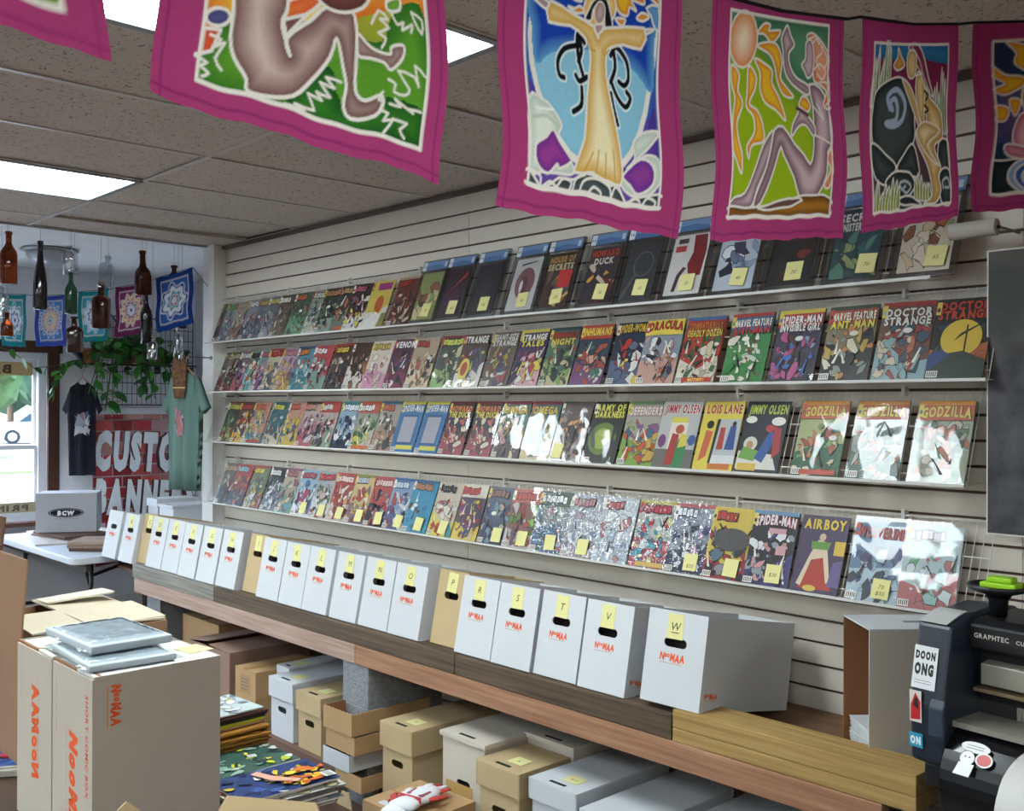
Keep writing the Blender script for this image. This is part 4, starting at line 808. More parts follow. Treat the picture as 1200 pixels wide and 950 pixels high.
# trays stacked in front of the block column
def tray(label, x, y, z, w, d, h, m, zig=False, rz=0):
    t = thing('box_lid', label, 'box lid', (x, y, z), (0, 0, rz), group='box lids stacked by the block column'); T = .004
    fr = MB()
    if zig:
        n = 16; pts = [(0, 0), (w, 0)] + [(w - w*i/n, h + (.004 if i % 2 else 0)) for i in range(n+1)]
        fr.prism(pts, 0, T, 'y')
    else: fr.box(0, w, 0, T, 0, h)
    build(fr, 'front_wall', m, t)
    for a in ((0, T, T, d, 0, h), (w-T, w, T, d, 0, h), (T, w-T, d-T, d, 0, h), (T, w-T, T, d-T, 0, T)): build(MB().box(*a), 'wall' if a[5] > .01 else 'base', m if a[1] != T else m_kraft_in, t)
    return t
tray('tan box lid with a serrated edge, topmost of the stack', -3.635, 2.33, .270, .207, .40, .088, m_kraft, True)
tray('tan box lid, second from the top of the stack', -3.622, 2.335, .196, .207, .40, .072, m_kraft)
tray('white box lid in the stack of tan ones', -3.628, 2.325, .125, .19, .40, .068, m_white_card)
tray('tan box lid, lowest of the stack', -3.545, 2.33, .062, .185, .40, .062, m_kraft)
tag(build(MB().box(-3.50, -3.38, 2.36, 2.43, 0, .061), 'brick_support', m_block), 'grey half block under the stacked lids', 'block')
tag(build(MB().prism([(-3.49, .0), (-3.38, .0), (-3.40, .061), (-3.45, .061)], 2.30, 2.304, 'y'), 'cardboard_offcut', m_tan), 'small triangular cardboard offcut leaning below the stacked lids', 'cardboard')
lidded('tan lidded box right of the stacked lids', -3.312, 2.40, .061, .190, .46, .282, .092, m_tan, 'H', hand=None)
t = lidded('large greyish white box with handwritten 696 on it', -2.955, 2.415, SH, .235, .46, .325, .012, m_grey_card, None, hand='696')
o = MB(); o.box(.02, .17, -.0012, -.0006, .10, .16); build(o, 'tape', MATS['parcel_tape'], t)
lidded('greyish box with closed top standing behind the tan Bert box', -2.715, 2.62, SH, .235, .36, .33, .012, m_grey_card, None, hole=False)
lidded('tan lidded box with a handwritten name below its lid', -2.700, 2.375, SH, .200, .235, .292, .082, m_tan, 'K', hand='Bert')
lidded('white lidded box with Art on its yellow note', -2.456, 2.395, SH, .200, .46, .288, .065, m_white_card, 'Art')
lidded('white lidded box at the right, cut off by the picture edge', -2.190, 2.36, SH, .215, .48, .270, .065, m_white_card, None)
lidded('white lidded box under the right end of the bench', -1.930, 2.46, SH, .23, .46, .255, .060, m_white_card, None)
# carton on the floor with work gloves on it
t = thing('cardboard_carton', 'brown carton on the floor under the work gloves', 'carton', (-3.02, 2.10, 0), (0, 0, R(3)))
for a, nm in (((0, .30, 0, .005, 0, .195), 'wall'), ((0, .30, .265, .27, 0, .195), 'wall'), ((0, .005, .005, .265, 0, .195), 'wall'), ((.295, .30, .005, .265, 0, .195), 'wall'), ((0, .30, 0, .133, .195, .199), 'top_flap'), ((0, .30, .137, .27, .195, .199), 'top_flap')): build(MB().box(*a), nm, m_kraft, t)
build(MB().box(.06, .11, .02, .05, .1991, .1996), 'paper_label', m_white_card, t)
def glove(label, loc, rz, flip):
    t = thing('work_glove', label, 'glove', loc, (0, 0, rz), group='work gloves on the carton')
    def skin(nm, pts, rs, m):
        mb = MB(); mb.tube(pts, 1.0, 10, taper=rs); o = build(mb, nm, m, t, smooth=True); o.scale = (1, 1, .45); return o
    mw, mr = M('glove_white', '#d9dade', .8), M('glove_red', '#b53a38', .8)
    skin('cuff', [(0, -.10, .03), (0, -.03, .03)], [.050, .046], mw)
    skin('palm', [(0, -.035, .03), (0, .0, .032), (0, .05, .034), (0, .085, .032)], [.040, .048, .050, .040], mw)
    build(MB().box(-.035, .035, -.02, .035, .029, .0325), 'grip_patch', M('glove_patch', '#8a4650', .8), t, bevel=.006)
    build(MB().box(-.046, .046, -.045, -.038, .006, .0375), 'wrist_strap', mr, t, bevel=.003)
    for k, (x, L) in enumerate(((-.033, .062), (-.011, .075), (.011, .072), (.032, .055))):
        skin('finger', [(x, .075, .03), (x*1.15, .075+L*.5, .036), (x*1.25, .075+L, .024)], [.0125, .012, .009], mr if k % 2 else mw)
    skin('thumb', [(.042*flip, .01, .03), (.066*flip, .04, .034), (.070*flip, .072, .026)], [.015, .013, .010], mr)
glove('white and red work glove lying uppermost on the carton', (-2.83, 2.20, .218), R(14), 1)
glove('red and white work glove under the other glove', (-2.86, 2.17, .200), R(28), -1)
# ------------------------------------------------------------------ batik flags (cloth with a dyed picture)
def spline(pts, n=6, closed=True):
    P = np.array(pts, float); N = len(P); out = []
    for i in range(N if closed else N-1):
        p0, p1, p2, p3 = (P[(i-1) % N], P[i], P[(i+1) % N], P[(i+2) % N]) if closed else (P[max(i-1, 0)], P[i], P[i+1], P[min(i+2, N-1)])
        for k in range(n):
            t = k/n; out.append(.5*((2*p1)+(-p0+p2)*t+(2*p0-5*p1+4*p2-p3)*t*t+(-p0+3*p1-3*p2+p3)*t**3))
    if not closed: out.append(P[-1])
    return np.array(out)
class Cloth:
    def __init__(s, nx, ny, base):
        s.nx, s.ny = nx, ny
        u, v = np.meshgrid(np.linspace(0, 1, nx+1), np.linspace(0, 1, ny+1)); s.u = u.ravel(); s.v = v.ravel()
        s.c = np.tile(np.array(lin(base)), (len(s.u), 1)); s.win = (0, 0, 1, 1)
    def xy(s):
        a, b, c, d = s.win; return (s.u-a)/(c-a), (s.v-b)/(d-b)
    def inside(s, pts):
        x, y = s.xy(); P = np.asarray(pts, float); Q = np.roll(P, -1, 0); r = np.zeros(len(x), bool)
        for (x1, y1), (x2, y2) in zip(P, Q):
            if y1 == y2: continue
            c = ((y1 > y) != (y2 > y)); r ^= c & (x < (x2-x1)*(y-y1)/(y2-y1)+x1)
        r &= (x >= 0) & (x <= 1) & (y >= 0) & (y <= 1); return r
    def dist(s, pts, closed):
        x, y = s.xy(); P = np.asarray(pts, float); Q = np.roll(P, -1, 0)
        if not closed: P, Q = P[:-1], Q[:-1]
        d = np.full(len(x), 9.0)
        for (x1, y1), (x2, y2) in zip(P, Q):
            dx, dy = x2-x1, y2-y1; L = dx*dx+dy*dy+1e-12
            t = np.clip(((x-x1)*dx+(y-y1)*dy)/L, 0, 1); d = np.minimum(d, (x-x1-t*dx)**2+(y-y1-t*dy)**2)
        return np.sqrt(d)
    def fill(s, pts, col, smooth=0, edge=None, edge_w=.08, line=None, lw=.008):
        if smooth: pts = spline(pts, smooth)
        k = s.inside(pts); c = np.array(lin(col))
        if edge is not None:
            d = np.clip(s.dist(pts, True)/edge_w, 0, 1)[:, None]; e = np.array(lin(edge)); cc = e*(1-d)+c*d; s.c[k] = cc[k]
        else: s.c[k] = c
        if line: s.stroke(pts, line, lw, True)
        return s
    def stroke(s, pts, col, w=.008, closed=False, smooth=0):
        if smooth: pts = spline(pts, smooth, closed)
        x, y = s.xy(); d = s.dist(pts, closed); px = 1.0/s.nx; al = np.clip((w-d)/px+.5, 0, 1)*((x >= -.02) & (x <= 1.02) & (y >= -.02) & (y <= 1.02)); s.c = s.c*(1-al[:, None])+np.array(lin(col))*al[:, None]; return s
    def ring(s, cx, cy, rx, ry, n=28): return [(cx+rx*math.cos(2*math.pi*i/n), cy+ry*math.sin(2*math.pi*i/n)) for i in range(n)]
    def grad(s, top, bot, x0=0, x1=1, y0=0, y1=1):
        x, y = s.xy(); k = (x >= x0) & (x <= x1) & (y >= y0) & (y <= y1); t = np.clip((y-y0)/(y1-y0), 0, 1)[:, None]
        cc = np.array(lin(bot))*(1-t)+np.array(lin(top))*t; s.c[k] = cc[k]; return s
    def weave(s, amp=.05, seed=1):
        g = np.random.default_rng(seed); n = g.normal(1, amp*.5, len(s.c)); s.c = np.clip(s.c*n[:, None], 0, 1)
def hang(cl, name, mat, pl, pr_, h, seed, parent=None, amp=.010, skew=0.0):
    """cloth hung between two top corners; waves and a slightly ragged hem"""
    pl, pr_ = Vector(pl), Vector(pr_); d = pr_-pl; nrm = Vector((d.y, -d.x, 0)).normalized(); rr = random.Random(seed); ph = [rr.uniform(0, 6.28) for _ in range(6)]
    u, v = cl.u, cl.v; dn = 1-v
    off = amp*(np.sin(6*u+ph[0]+1.5*v)*.6 + np.sin(13*u+ph[1]-2*v)*.3*dn + np.sin(5*v+ph[2])*.35)*(.25+.75*dn)
    hem = .002*np.sin(15*u+ph[3])+.0012*np.sin(41*u+ph[4]); top = -.010*np.sin(math.pi*u)
    X = pl.x+d.x*u+nrm.x*off; Y = pl.y+d.y*u+nrm.y*off; Z = pl.z+d.z*u-h*dn+hem*dn+top*v*.6
    shr = .006*np.sin(9*v+ph[5])*(.4+dn); X = X+d.normalized().x*shr; Y = Y+d.normalized().y*shr
    nx, ny = cl.nx, cl.ny; V = np.stack([X, Y, Z], 1)
    i = np.arange(nx*ny); a = (i//nx)*(nx+1)+(i % nx); F = np.stack([a, a+1, a+nx+2, a+nx+1], 1)
    me = bpy.data.meshes.new(name); me.vertices.add(len(V)); me.vertices.foreach_set('co', V.astype(np.float32).ravel())
    me.loops.add(F.size); me.loops.foreach_set('vertex_index', F.astype(np.int32).ravel())
    me.polygons.add(len(F)); me.polygons.foreach_set('loop_start', np.arange(0, F.size, 4, dtype=np.int32))
    me.update(calc_edges=True); me.polygons.foreach_set('use_smooth', [True]*len(F))
    at = me.color_attributes.new('ink', 'FLOAT_COLOR', 'POINT')
    at.data.foreach_set('color', np.concatenate([cl.c, np.ones((len(cl.c), 1))], 1).astype(np.float32).ravel())
    return put(name, me, mat, parent)
m_cloth = MC('dyed_cotton', .85, spec=.15, bump=.25, bscale=500, translucent=.42)
PINK = '#a83e70'; WAX = '#e9e2d6'
def base_flag(nx=190, ny=230, win=(.13, .10, .87, .96)):
    c = Cloth(nx, ny, PINK); c.stroke([(.03, 0), (.03, 1)], '#8e2f68', .004); c.stroke([(.97, 0), (.97, 1)], '#8e2f68', .004); c.stroke([(0, .03), (1, .03)], '#8e2f68', .005)
    c.win = win; return c
class Draw:
    """sketch on a cloth panel in free drawing units; the panel corners are given in the same units"""
    def __init__(s, c, tl, tr, br, bl): s.c, s.k = c, (tl, tr, br, bl)
    def T(s, pts):
        (tlx, tly), (trx, try_), (brx, bry), (blx, bly) = s.k; out = []
        for x, y in pts:
            u = (x-blx)/(brx-blx); v = .5
            for _ in range(5):
                lx, rx = blx+(tlx-blx)*v, brx+(trx-brx)*v; u = (x-lx)/(rx-lx)
                yb, yt = bly+(bry-bly)*u, tly+(try_-tly)*u; v = (y-yb)/(yt-yb)
            out.append((u, v))
        return out
    def f(s, pts, col, edge=None, ew=.08, sm=4, line=WAX, lw=.0062): s.c.fill(s.T(pts), col, sm, edge, ew, line, lw); return s
    def l(s, pts, col, w=.006, sm=5, closed=False): s.c.stroke(s.T(pts), col, w, closed, sm); return s
    def o(s, x, y, rx, ry, col, edge=None, ew=.1, line=WAX, lw=.0062): s.c.fill(s.T([(x+rx*math.cos(2*math.pi*i/30), y+ry*math.sin(2*math.pi*i/30)) for i in range(30)]), col, 0, edge, ew, line, lw); return s
    def grass(s, x, y, n, dx, h, lean, col, seed=1, dy=0.0):
        r_ = random.Random(seed)
        for i in range(n):
            b0 = x+i*dx; y0 = y+i*dy; hh = h*r_.uniform(.65, 1.2); q = lean*r_.uniform(.3, 1.2)
            s.f([(b0, y0), (b0+q*.5-dx*.3, y0-hh*.6), (b0+q, y0-hh), (b0+q*.5+dx*.7, y0-hh*.5), (b0+dx*1.3, y0)], col, '#2f6a26', .03, 2, WAX, .005)
    def rim(s): s.c.stroke([(0,0),(1,0),(1,1),(0,1)], WAX, .0085, True)
def flame2(d, pts): d.f(pts, '#eebb2e', '#d9601f', .030, 4)
# --- seated brown figure in grass
f1 = base_flag(win=(.14, .085, .915, .94)); d = Draw(f1, (185, -954), (1115, -409), (1022, 655), (188, 285))
f1.grad('#e6cf3e', '#3a7a2a'); d.f([(180,-200),(1110,-200),(1075,160),(960,60),(760,60),(700,300),(300,300),(180,160)], '#e9c93c', '#e0702c', .18, 0, None)
d.f([(188,290),(1022,660),(1060,120),(990,40),(900,90),(850,180),(745,130),(700,30),(560,60),(300,60),(270,0),(230,60),(188,160)], '#5c962c', '#2b6a26', .10, 3, None)
d.f([(490,410),(700,560),(900,600),(1020,650),(1030,500),(880,420),(700,420),(640,250)], '#3a7c28', '#1d5220', .10, 3, None)
d.f([(190,65),(245,68),(225,160),(200,170),(190,175)], '#e0643a', '#cc4a2c', .04, 0); d.o(232, 15, 40, 38, '#5a5a8a', '#3a3a6a', .03)
d.f([(470,-30),(610,-30),(540,38),(462,42)], '#e6813e', '#dc5a30', .05, 3)
BR, BRL = '#6b4340', '#c9ada2'
d.f([(745,125),(800,190),(850,228),(885,238),(888,212),(915,205),(945,212),(935,262),(885,306),(858,272),(800,238),(748,216)], BRL, BR, .05, 3)
d.f([(300,-500),(282,0),(283,120),(305,200),(350,290),(360,348),(430,372),(520,380),(580,310),(640,215),(664,140),(692,260),(712,350),(706,425),(735,484),(830,492),(858,445),(846,408),(790,416),(752,380),(742,300),(746,130),(737,40),(690,32),(625,4),(560,60),(475,128),(492,204),(464,112),(455,50),(480,-40),(500,-500)], '#d2b8ac', BR, .105, 3, WAX, .0075)
d.l([(470,128),(492,204)], WAX, .006, 0); d.f([(460,48),(548,36),(472,116)], '#8a6460', BR, .04, 0)
d.f([(622,-2),(680,32),(740,36),(800,12),(830,-60),(600,-60)], '#7a4a44', '#5a302e', .05, 3); d.f([(890,22),(950,15),(945,62),(895,60)], '#7fae3a', '#4f8a2c', .03, 3)
for z in ([(492,412),(565,438),(528,412),(600,436),(572,366),(625,396),(602,358),(655,388),(612,318),(668,352),(632,298),(690,328)], [(855,395),(840,425),(862,440),(848,470),(880,490),(862,520),(900,520),(865,570)], [(875,345),(905,368),(900,400),(945,418),(965,395),(915,312),(985,345),(1005,390),(990,300),(1035,352)], [(885,450),(930,465),(905,430),(985,500),(968,480),(1020,500)], [(900,515),(960,540),(930,560),(950,600)], [(190,175),(170,178),(215,210),(196,225),(225,255),(205,270)], [(215,92),(250,110),(235,140),(265,125),(240,190),(265,240)], [(812,95),(850,50),(885,95),(850,85),(885,130),(838,140),(868,170),(848,205)], [(905,70),(925,120),(955,115),(945,145),(995,130),(985,160)], [(1000,80),(1045,120),(1035,175),(1010,120),(1000,80)]): d.l(z, WAX, .0055, 2)
d.rim()
# --- figure in a golden dress
f2 = base_flag(); d = Draw(f2, (95, -217), (632, -5), (603, 835), (107, 725))
f2.grad('#2a4fb0', '#6a4a9a'); d.f([(100,-220),(640,-220),(640,150),(590,500),(107,360)], '#4f7fb8', '#2f58a8', .1, 0, None); d.f([(100,300),(170,420),(240,560),(200,600),(100,560)], '#7a4498', '#4a3a90', .1, 0, None); d.f([(600,440),(540,600),(430,690),(603,700)], '#6a3f9a', '#4a3a90', .08, 0, None)
d.o(365, 150, 246, 532, '#8cc3d8', '#86bdd4', .05, WAX, .017)
d.f([(132,-60),(600,-60),(606,200),(600,395),(540,320),(470,262),(330,215),(200,222),(140,262),(124,120)], '#1e43a6', '#5f9ccc', .07, 3, None)
for z in ([(446,-10),(452,60),(490,84),(500,52),(528,70),(508,26),(560,48),(560,8),(600,40),(624,60),(618,22),(580,-20)], [(255,40),(285,66),(320,62),(300,40),(280,48)], [(250,-20),(270,8),(305,20),(300,-10)], [(442,92),(470,122),(482,96)], [(530,98),(555,112),(582,98),(552,80)]): flame2(d, z)
d.f([(570,62),(620,62),(622,160),(600,130),(590,95)], '#7fb0d8', '#4a86c0', .05, 2)
for w, c in ((.022, '#dfe9ea'), (.0125, '#14151b')):
    for z in ([(322,185),(296,150),(300,240),(318,320)], [(308,196),(250,204),(222,250),(224,306),(242,318)], [(332,320),(302,336),(288,312)], [(308,362),(300,428),(266,450)], [(428,236),(450,204),(492,262),(500,330),(482,354),(460,338)], [(430,344),(452,402),(482,436),(504,408),(490,380)], [(424,384),(430,440),(440,500)], [(440,224),(446,284),(426,340)], [(300,160),(312,215),(300,258)]): d.l(z, c, w)
d.o(380, 48, 64, 76, '#f3d88c', '#e5a64a', .05)
d.f([(352,18),(380,2),(405,14),(420,60),(432,128),(404,134),(396,70),(374,30),(352,56),(346,96),(322,90),(336,50)], '#1b191f', None, .1, 3, WAX, .0045)
d.o(379, 66, 21, 44, '#cbaaa4', '#9a7474', .03, WAX, .004); d.f([(362,112),(395,112),(390,138),(376,162),(364,138)], '#b98f8c', None, .1, 0, WAX, .004)
d.f([(105,-10),(160,8),(186,36),(174,52),(138,22)], '#c9a6a4', '#8f6a70', .03, 2); d.f([(560,146),(602,150),(584,160),(560,166)], '#c9a6a4', None, .03, 2)
d.f([(186,18),(184,102),(265,115),(325,166),(346,216),(344,290),(325,400),(300,560),(260,682),(330,690),(345,700),(392,722),(446,732),(440,600),(425,450),(411,330),(410,236),(426,206),(480,196),(552,222),(562,140),(400,128),(376,166),(356,120),(280,74)], '#f2e4b6', '#d9a02c', .085, 2, WAX, .007)
for z in ([(352,600),(340,690)], [(380,610),(376,705)], [(410,600),(416,715)], [(330,610),(300,682)]): d.l(z, '#d09a34', .004, 0)
d.l([(332,160),(345,205),(365,216)], '#cf9c38', .004); d.l([(395,210),(402,236),(420,215)], '#cf9c38', .004)
d.f([(105,396),(160,402),(190,440),(218,500),(204,540),(236,612),(262,682),(225,690),(150,674),(105,672)], '#e2e6d6', '#b9c6b4', .06, 3); d.l([(110,470),(160,460),(200,500)], '#c2ccba', .008); d.l([(130,430),(190,440)], '#f0efe6', .006)
d.f([(185,515),(206,560),(236,610),(250,640),(210,668),(200,650),(170,682),(130,642),(124,572),(160,540)], '#9a3f8e', '#6f3286', .05, 3)
d.f([(606,560),(560,538),(500,572),(502,636),(466,668),(524,640),(560,626),(600,650),(603,740),(540,790),(470,760),(450,700)], '#dfe4d4', '#b9c6b4', .05, 3); d.f([(450,692),(528,640),(576,668),(578,738),(520,776),(482,734)], '#8e3f90', '#6a3390', .05, 3)
d.f([(106,668),(150,732),(190,722),(212,704),(262,712),(300,694),(350,706),(400,738),(432,734),(468,800),(520,788),(604,782),(604,840),(106,730)], '#4a5456', '#23292c', .035, 2)
for z in ([(112,672),(145,690),(150,735)], [(155,735),(180,715),(205,740)], [(205,745),(225,708),(255,720),(250,755)], [(262,755),(270,712),(300,700)], [(286,765),(300,722),(350,712),(395,745),(405,790)], [(318,770),(335,745),(360,760),(365,780)], [(405,790),(420,742),(450,770),(465,800)], [(480,805),(500,790),(525,800),(530,815)], [(540,818),(560,790),(590,810),(585,830)]): d.l(z, WAX, .0065)
d.rim()
# --- seated figure greeting the sun
f3 = base_flag(); d = Draw(f3, (95, 48), (468, 120), (455, 862), (97, 815))
f3.grad('#55836a', '#93ad1e'); d.f([(90,160),(200,200),(300,340),(385,430),(400,560),(455,600),(455,830),(97,800)], '#9ab51e', '#6f962c', .10, 3, None); d.f([(190,90),(470,120),(465,330),(330,330),(280,220),(190,170)], '#5d8f6e', '#3f7256', .10, 2, None)
for z in ([(190,135),(214,99),(236,106),(230,126),(273,128),(254,166),(236,168),(214,140)], [(190,184),(236,170),(266,190),(281,250),(276,310),(296,346),(321,386),(285,376),(264,320),(254,260),(234,216)], [(184,234),(216,250),(246,280),(246,330),(270,390),(286,472),(254,430),(219,400),(204,350),(204,290)], [(164,260),(190,300),(186,350),(165,400),(191,430),(206,480),(206,546),(166,556),(155,602),(149,555),(176,510),(176,450),(154,410),(159,350)], [(104,254),(131,290),(126,350),(141,400),(116,470),(121,540),(131,590),(131,657),(109,600),(95,545),(104,440),(114,380),(104,320)], [(355,390),(375,400),(385,430),(370,450),(340,425)]): flame2(d, z)
d.o(142, 158, 48, 107, '#f5e3c4', '#e3853e', .11)
PU, PUL = '#66404f', '#cdb0b4'
d.f([(300,110),(312,150),(326,186),(306,216),(311,266),(336,316),(382,350),(378,386),(340,360),(304,316),(289,270),(284,206),(277,160),(290,120)], PUL, PU, .045, 3)
d.f([(240,505),(205,560),(180,640),(150,730),(112,745),(98,772),(150,791),(180,786),(192,720),(217,640),(237,570)], PUL, PU, .05, 3)
d.f([(385,345),(430,364),(456,420),(466,490),(463,576),(442,612),(436,700),(406,780),(370,796),(336,770),(310,690),(272,602),(264,570),(250,612),(231,690),(207,780),(186,796),(190,742),(216,640),(234,550),(246,502),(276,495),(312,560),(347,612),(371,650),(385,602),(391,520),(396,430)], PUL, PU, .075, 2, WAX, .0065)
d.f([(345,430),(334,450),(310,490),(304,532),(330,502),(360,500),(390,546),(397,510),(372,465)], PUL, PU, .04, 3); d.l([(396,430),(436,486),(412,420)], WAX, .005); d.l([(330,430),(372,462)], PU, .010, 0); d.l([(392,540),(462,582)], WAX, .005, 0)
d.f([(375,155),(400,145),(436,180),(469,240),(466,320),(481,400),(466,446),(440,430),(456,380),(430,350),(405,330),(400,260),(394,200)], '#eba27c', '#dc5a24', .05, 4)
for z in ([(395,190),(420,170),(440,220),(415,250),(430,290)], [(405,290),(430,270),(455,300),(440,330),(420,310)], [(440,200),(462,250),(450,290)], [(430,340),(465,350),(470,410),(450,430)], [(385,165),(410,160),(425,190)]): d.l(z, WAX, .0055)
d.f([(372,182),(394,172),(405,230),(400,300),(380,320),(366,290),(356,266),(371,240)], PUL, PU, .03, 3)
d.f([(455,600),(440,640),(452,680),(428,740),(446,750),(461,690)], '#eba27c', '#dc5a24', .03, 3)
d.f([(97,772),(190,796),(330,770),(400,776),(456,792),(456,862),(300,846),(97,818)], '#a8702a', '#4a2818', .05, 2); d.f([(200,800),(300,768),(350,790),(260,806)], '#7a5550', '#5a3838', .03, 2)
d.rim()
# --- standing figure by a spiral stone
f4 = base_flag(150, 200, (.12, .085, .88, .895)); d = Draw(f4, (90, 130), (392, 105), (375, 765), (112, 865))
f4.grad('#8a2350', '#39423f'); d.f([(90,125),(394,100),(390,190),(300,180),(90,200)], '#3f86b4', '#2f6a98', .1, 0, None)
d.grass(92, 400, 8, 8, 260, 10, '#8aa03a', 3); d.grass(330, 470, 6, 9, 230, 4, '#7f8f4a', 4)
d.f([(180,140),(190,170),(205,210),(180,235),(165,215),(178,180)], '#d8a04a', '#a8702c', .03)
for z in ([(105,400),(115,330),(160,275),(205,270),(245,350),(256,450),(250,540),(190,642),(150,640),(110,560)], [(105,565),(155,600),(186,650),(150,732),(114,700)], [(250,545),(267,640),(256,682),(190,662),(214,590)], [(345,520),(384,514),(376,642),(334,650)], [(335,650),(376,630),(374,765),(336,770)], [(150,720),(180,670),(230,664),(251,720),(220,772),(164,766)], [(190,800),(215,764),(250,775),(270,800)]): d.f(z, '#48504e', '#1e2426', .09, 4)
d.l([(165,402),(154,350),(185,318),(216,370),(211,440),(180,476),(154,466),(186,450),(191,400),(180,360),(164,376),(174,406)], '#a9b8cf', .017); d.l([(205,740),(196,716),(216,700),(236,724),(222,750),(208,738),(216,722)], '#b9c2c4', .008); d.l([(345,710),(345,680),(366,664),(370,700),(352,706)], '#b9c2c4', .008)
d.grass(112, 862, 9, 9, 130, 14, '#c2c24a', 6, -5); d.grass(250, 775, 6, 9, 110, 8, '#c2c24a', 7)
d.f([(200,270),(226,290),(256,360),(287,450),(274,466),(248,400),(214,310)], '#e8c98a', '#b27e2e', .04, 3)
d.f([(255,250),(285,258),(300,320),(346,374),(363,420),(361,500),(326,536),(343,620),(331,660),(336,720),(316,776),(280,792),(306,750),(300,650),(285,590),(264,530),(264,480),(301,440),(291,380),(280,320)], '#ebcf94', '#b37f2e', .085, 3, WAX, .0065)
d.f([(255,252),(285,262),(292,440),(281,452),(256,334)], '#e8c98a', '#b27e2e', .04, 3); d.f([(264,484),(300,442),(352,470),(300,540),(338,616),(290,570)], '#efd9a6', '#b98634', .06, 3)
d.f([(218,132),(250,114),(276,150),(302,250),(326,332),(290,290),(264,230),(250,252),(244,190)], '#8f3a52', '#6a2440', .03, 3); d.l([(232,130),(262,180),(282,250),(310,310)], WAX, .004); d.l([(225,140),(250,200),(275,240)], WAX, .004)
d.f([(220,150),(214,202),(222,256),(240,262),(251,220),(246,150)], '#e2c288', '#b07c30', .03, 3)
d.l([(288,312),(304,330),(296,352)], '#2a1c18', .008); d.l([(292,374),(308,390),(296,404)], '#2a1c18', .008); d.rim()
# --- lotus and flames
f5 = base_flag(110, 150, (.125, .09, .88, .905)); d = Draw(f5, (130, 120), (420, 45), (420, 690), (170, 788))
f5.grad('#2c3a5c', '#23384c'); d.f([(135,290),(230,290),(230,560),(150,560)], '#5a4a78', '#3a4a70', .1, 0, None)
for z in ([(160,115),(215,130),(210,170),(235,210),(220,240),(185,210),(185,160)], [(132,225),(165,260),(205,265),(205,305),(165,350),(140,330),(165,300),(135,270)], [(145,405),(175,405),(170,460),(148,465)], [(175,370),(200,370),(190,440)], [(245,110),(275,150),(280,220),(250,170)], [(300,90),(340,140),(330,220),(310,170)], [(370,150),(400,220),(390,300),(365,240)]): flame2(d, z)
d.o(290, 350, 88, 160, '#f2e04a', '#e89a30', .16)
for z in ([(210,420),(190,520),(215,600),(260,560)], [(225,400),(230,500),(255,590),(285,480)], [(290,390),(260,470),(290,600),(325,480)], [(350,400),(330,500),(330,590),(365,510)], [(385,430),(340,560),(370,600),(405,520)], [(185,560),(190,610),(240,625),(280,600)]): d.f(z, '#e8b0b8', '#b04a70', .07, 4)
d.f([(160,640),(420,560),(420,720),(170,790)], '#2b3338', '#151a1e', .06, 0)
for r_, c_ in ((95, '#8fa9d4'), (78, '#3a62b0'), (60, '#9db6dc'), (42, '#4a8a9a'), (24, '#c8d4e0')): d.o(280, 690, r_*.85, r_, c_, None, .1, WAX, .007)
d.rim()
f0 = base_flag(90, 110); f0.grad('#e0b83c', '#6f9a3a'); f0.stroke([(0,0),(1,0),(1,1),(0,1)], WAX, .012, True)
BIG = [(f0,(-1.372,.095,2.575),(-1.338,.520,2.510),.465,'pink-bordered batik flag whose lower corner peeks in at top left'),
       (f1,(-1.335,.590,2.500),(-1.262,1.030,2.433),.480,'pink-bordered batik flag of a seated brown figure in green grass'),
       (f2,(-1.256,1.140,2.412),(-1.200,1.556,2.402),.482,'pink-bordered batik flag of a figure in a golden dress, arms spread'),
       (f3,(-1.188,1.640,2.402),(-1.138,2.052,2.450),.480,'pink-bordered batik flag of a seated figure greeting the sun'),
       (f4,(-1.130,2.115,2.464),(-1.092,2.520,2.548),.478,'pink-bordered batik flag of a standing figure by a spiral stone'),
       (f5,(-1.078,2.575,2.556),(-.775,2.845,2.578),.468,'pink-bordered batik flag of a lotus among flames at the right edge')]
for k, (c, a, b, h, lb) in enumerate(BIG):
    c.weave(.05, k); o = hang(c, 'batik_flag', m_cloth, a, b, h, 60+k); tag(o, lb, 'flag', 'large batik flags on the cord')
m_cord = M('black_cord', '#17161a', .8)
cord = [(-1.40,-.30,2.599)]
for c, a, b, h, lb in BIG: cord += [(a[0]+.002, a[1]-.01, a[2]), ((a[0]+b[0])/2+.002, (a[1]+b[1])/2, (a[2]+b[2])/2-.009), (b[0]+.002, b[1]+.01, b[2])]
cord += [(-.60, 3.0, 2.590), (-.55, 3.07, 2.597)]
tag(build(MB().tube(cord, .0035, 6), 'flag_cord', m_cord), 'black cord carrying the large batik flags across the ceiling', 'cord')

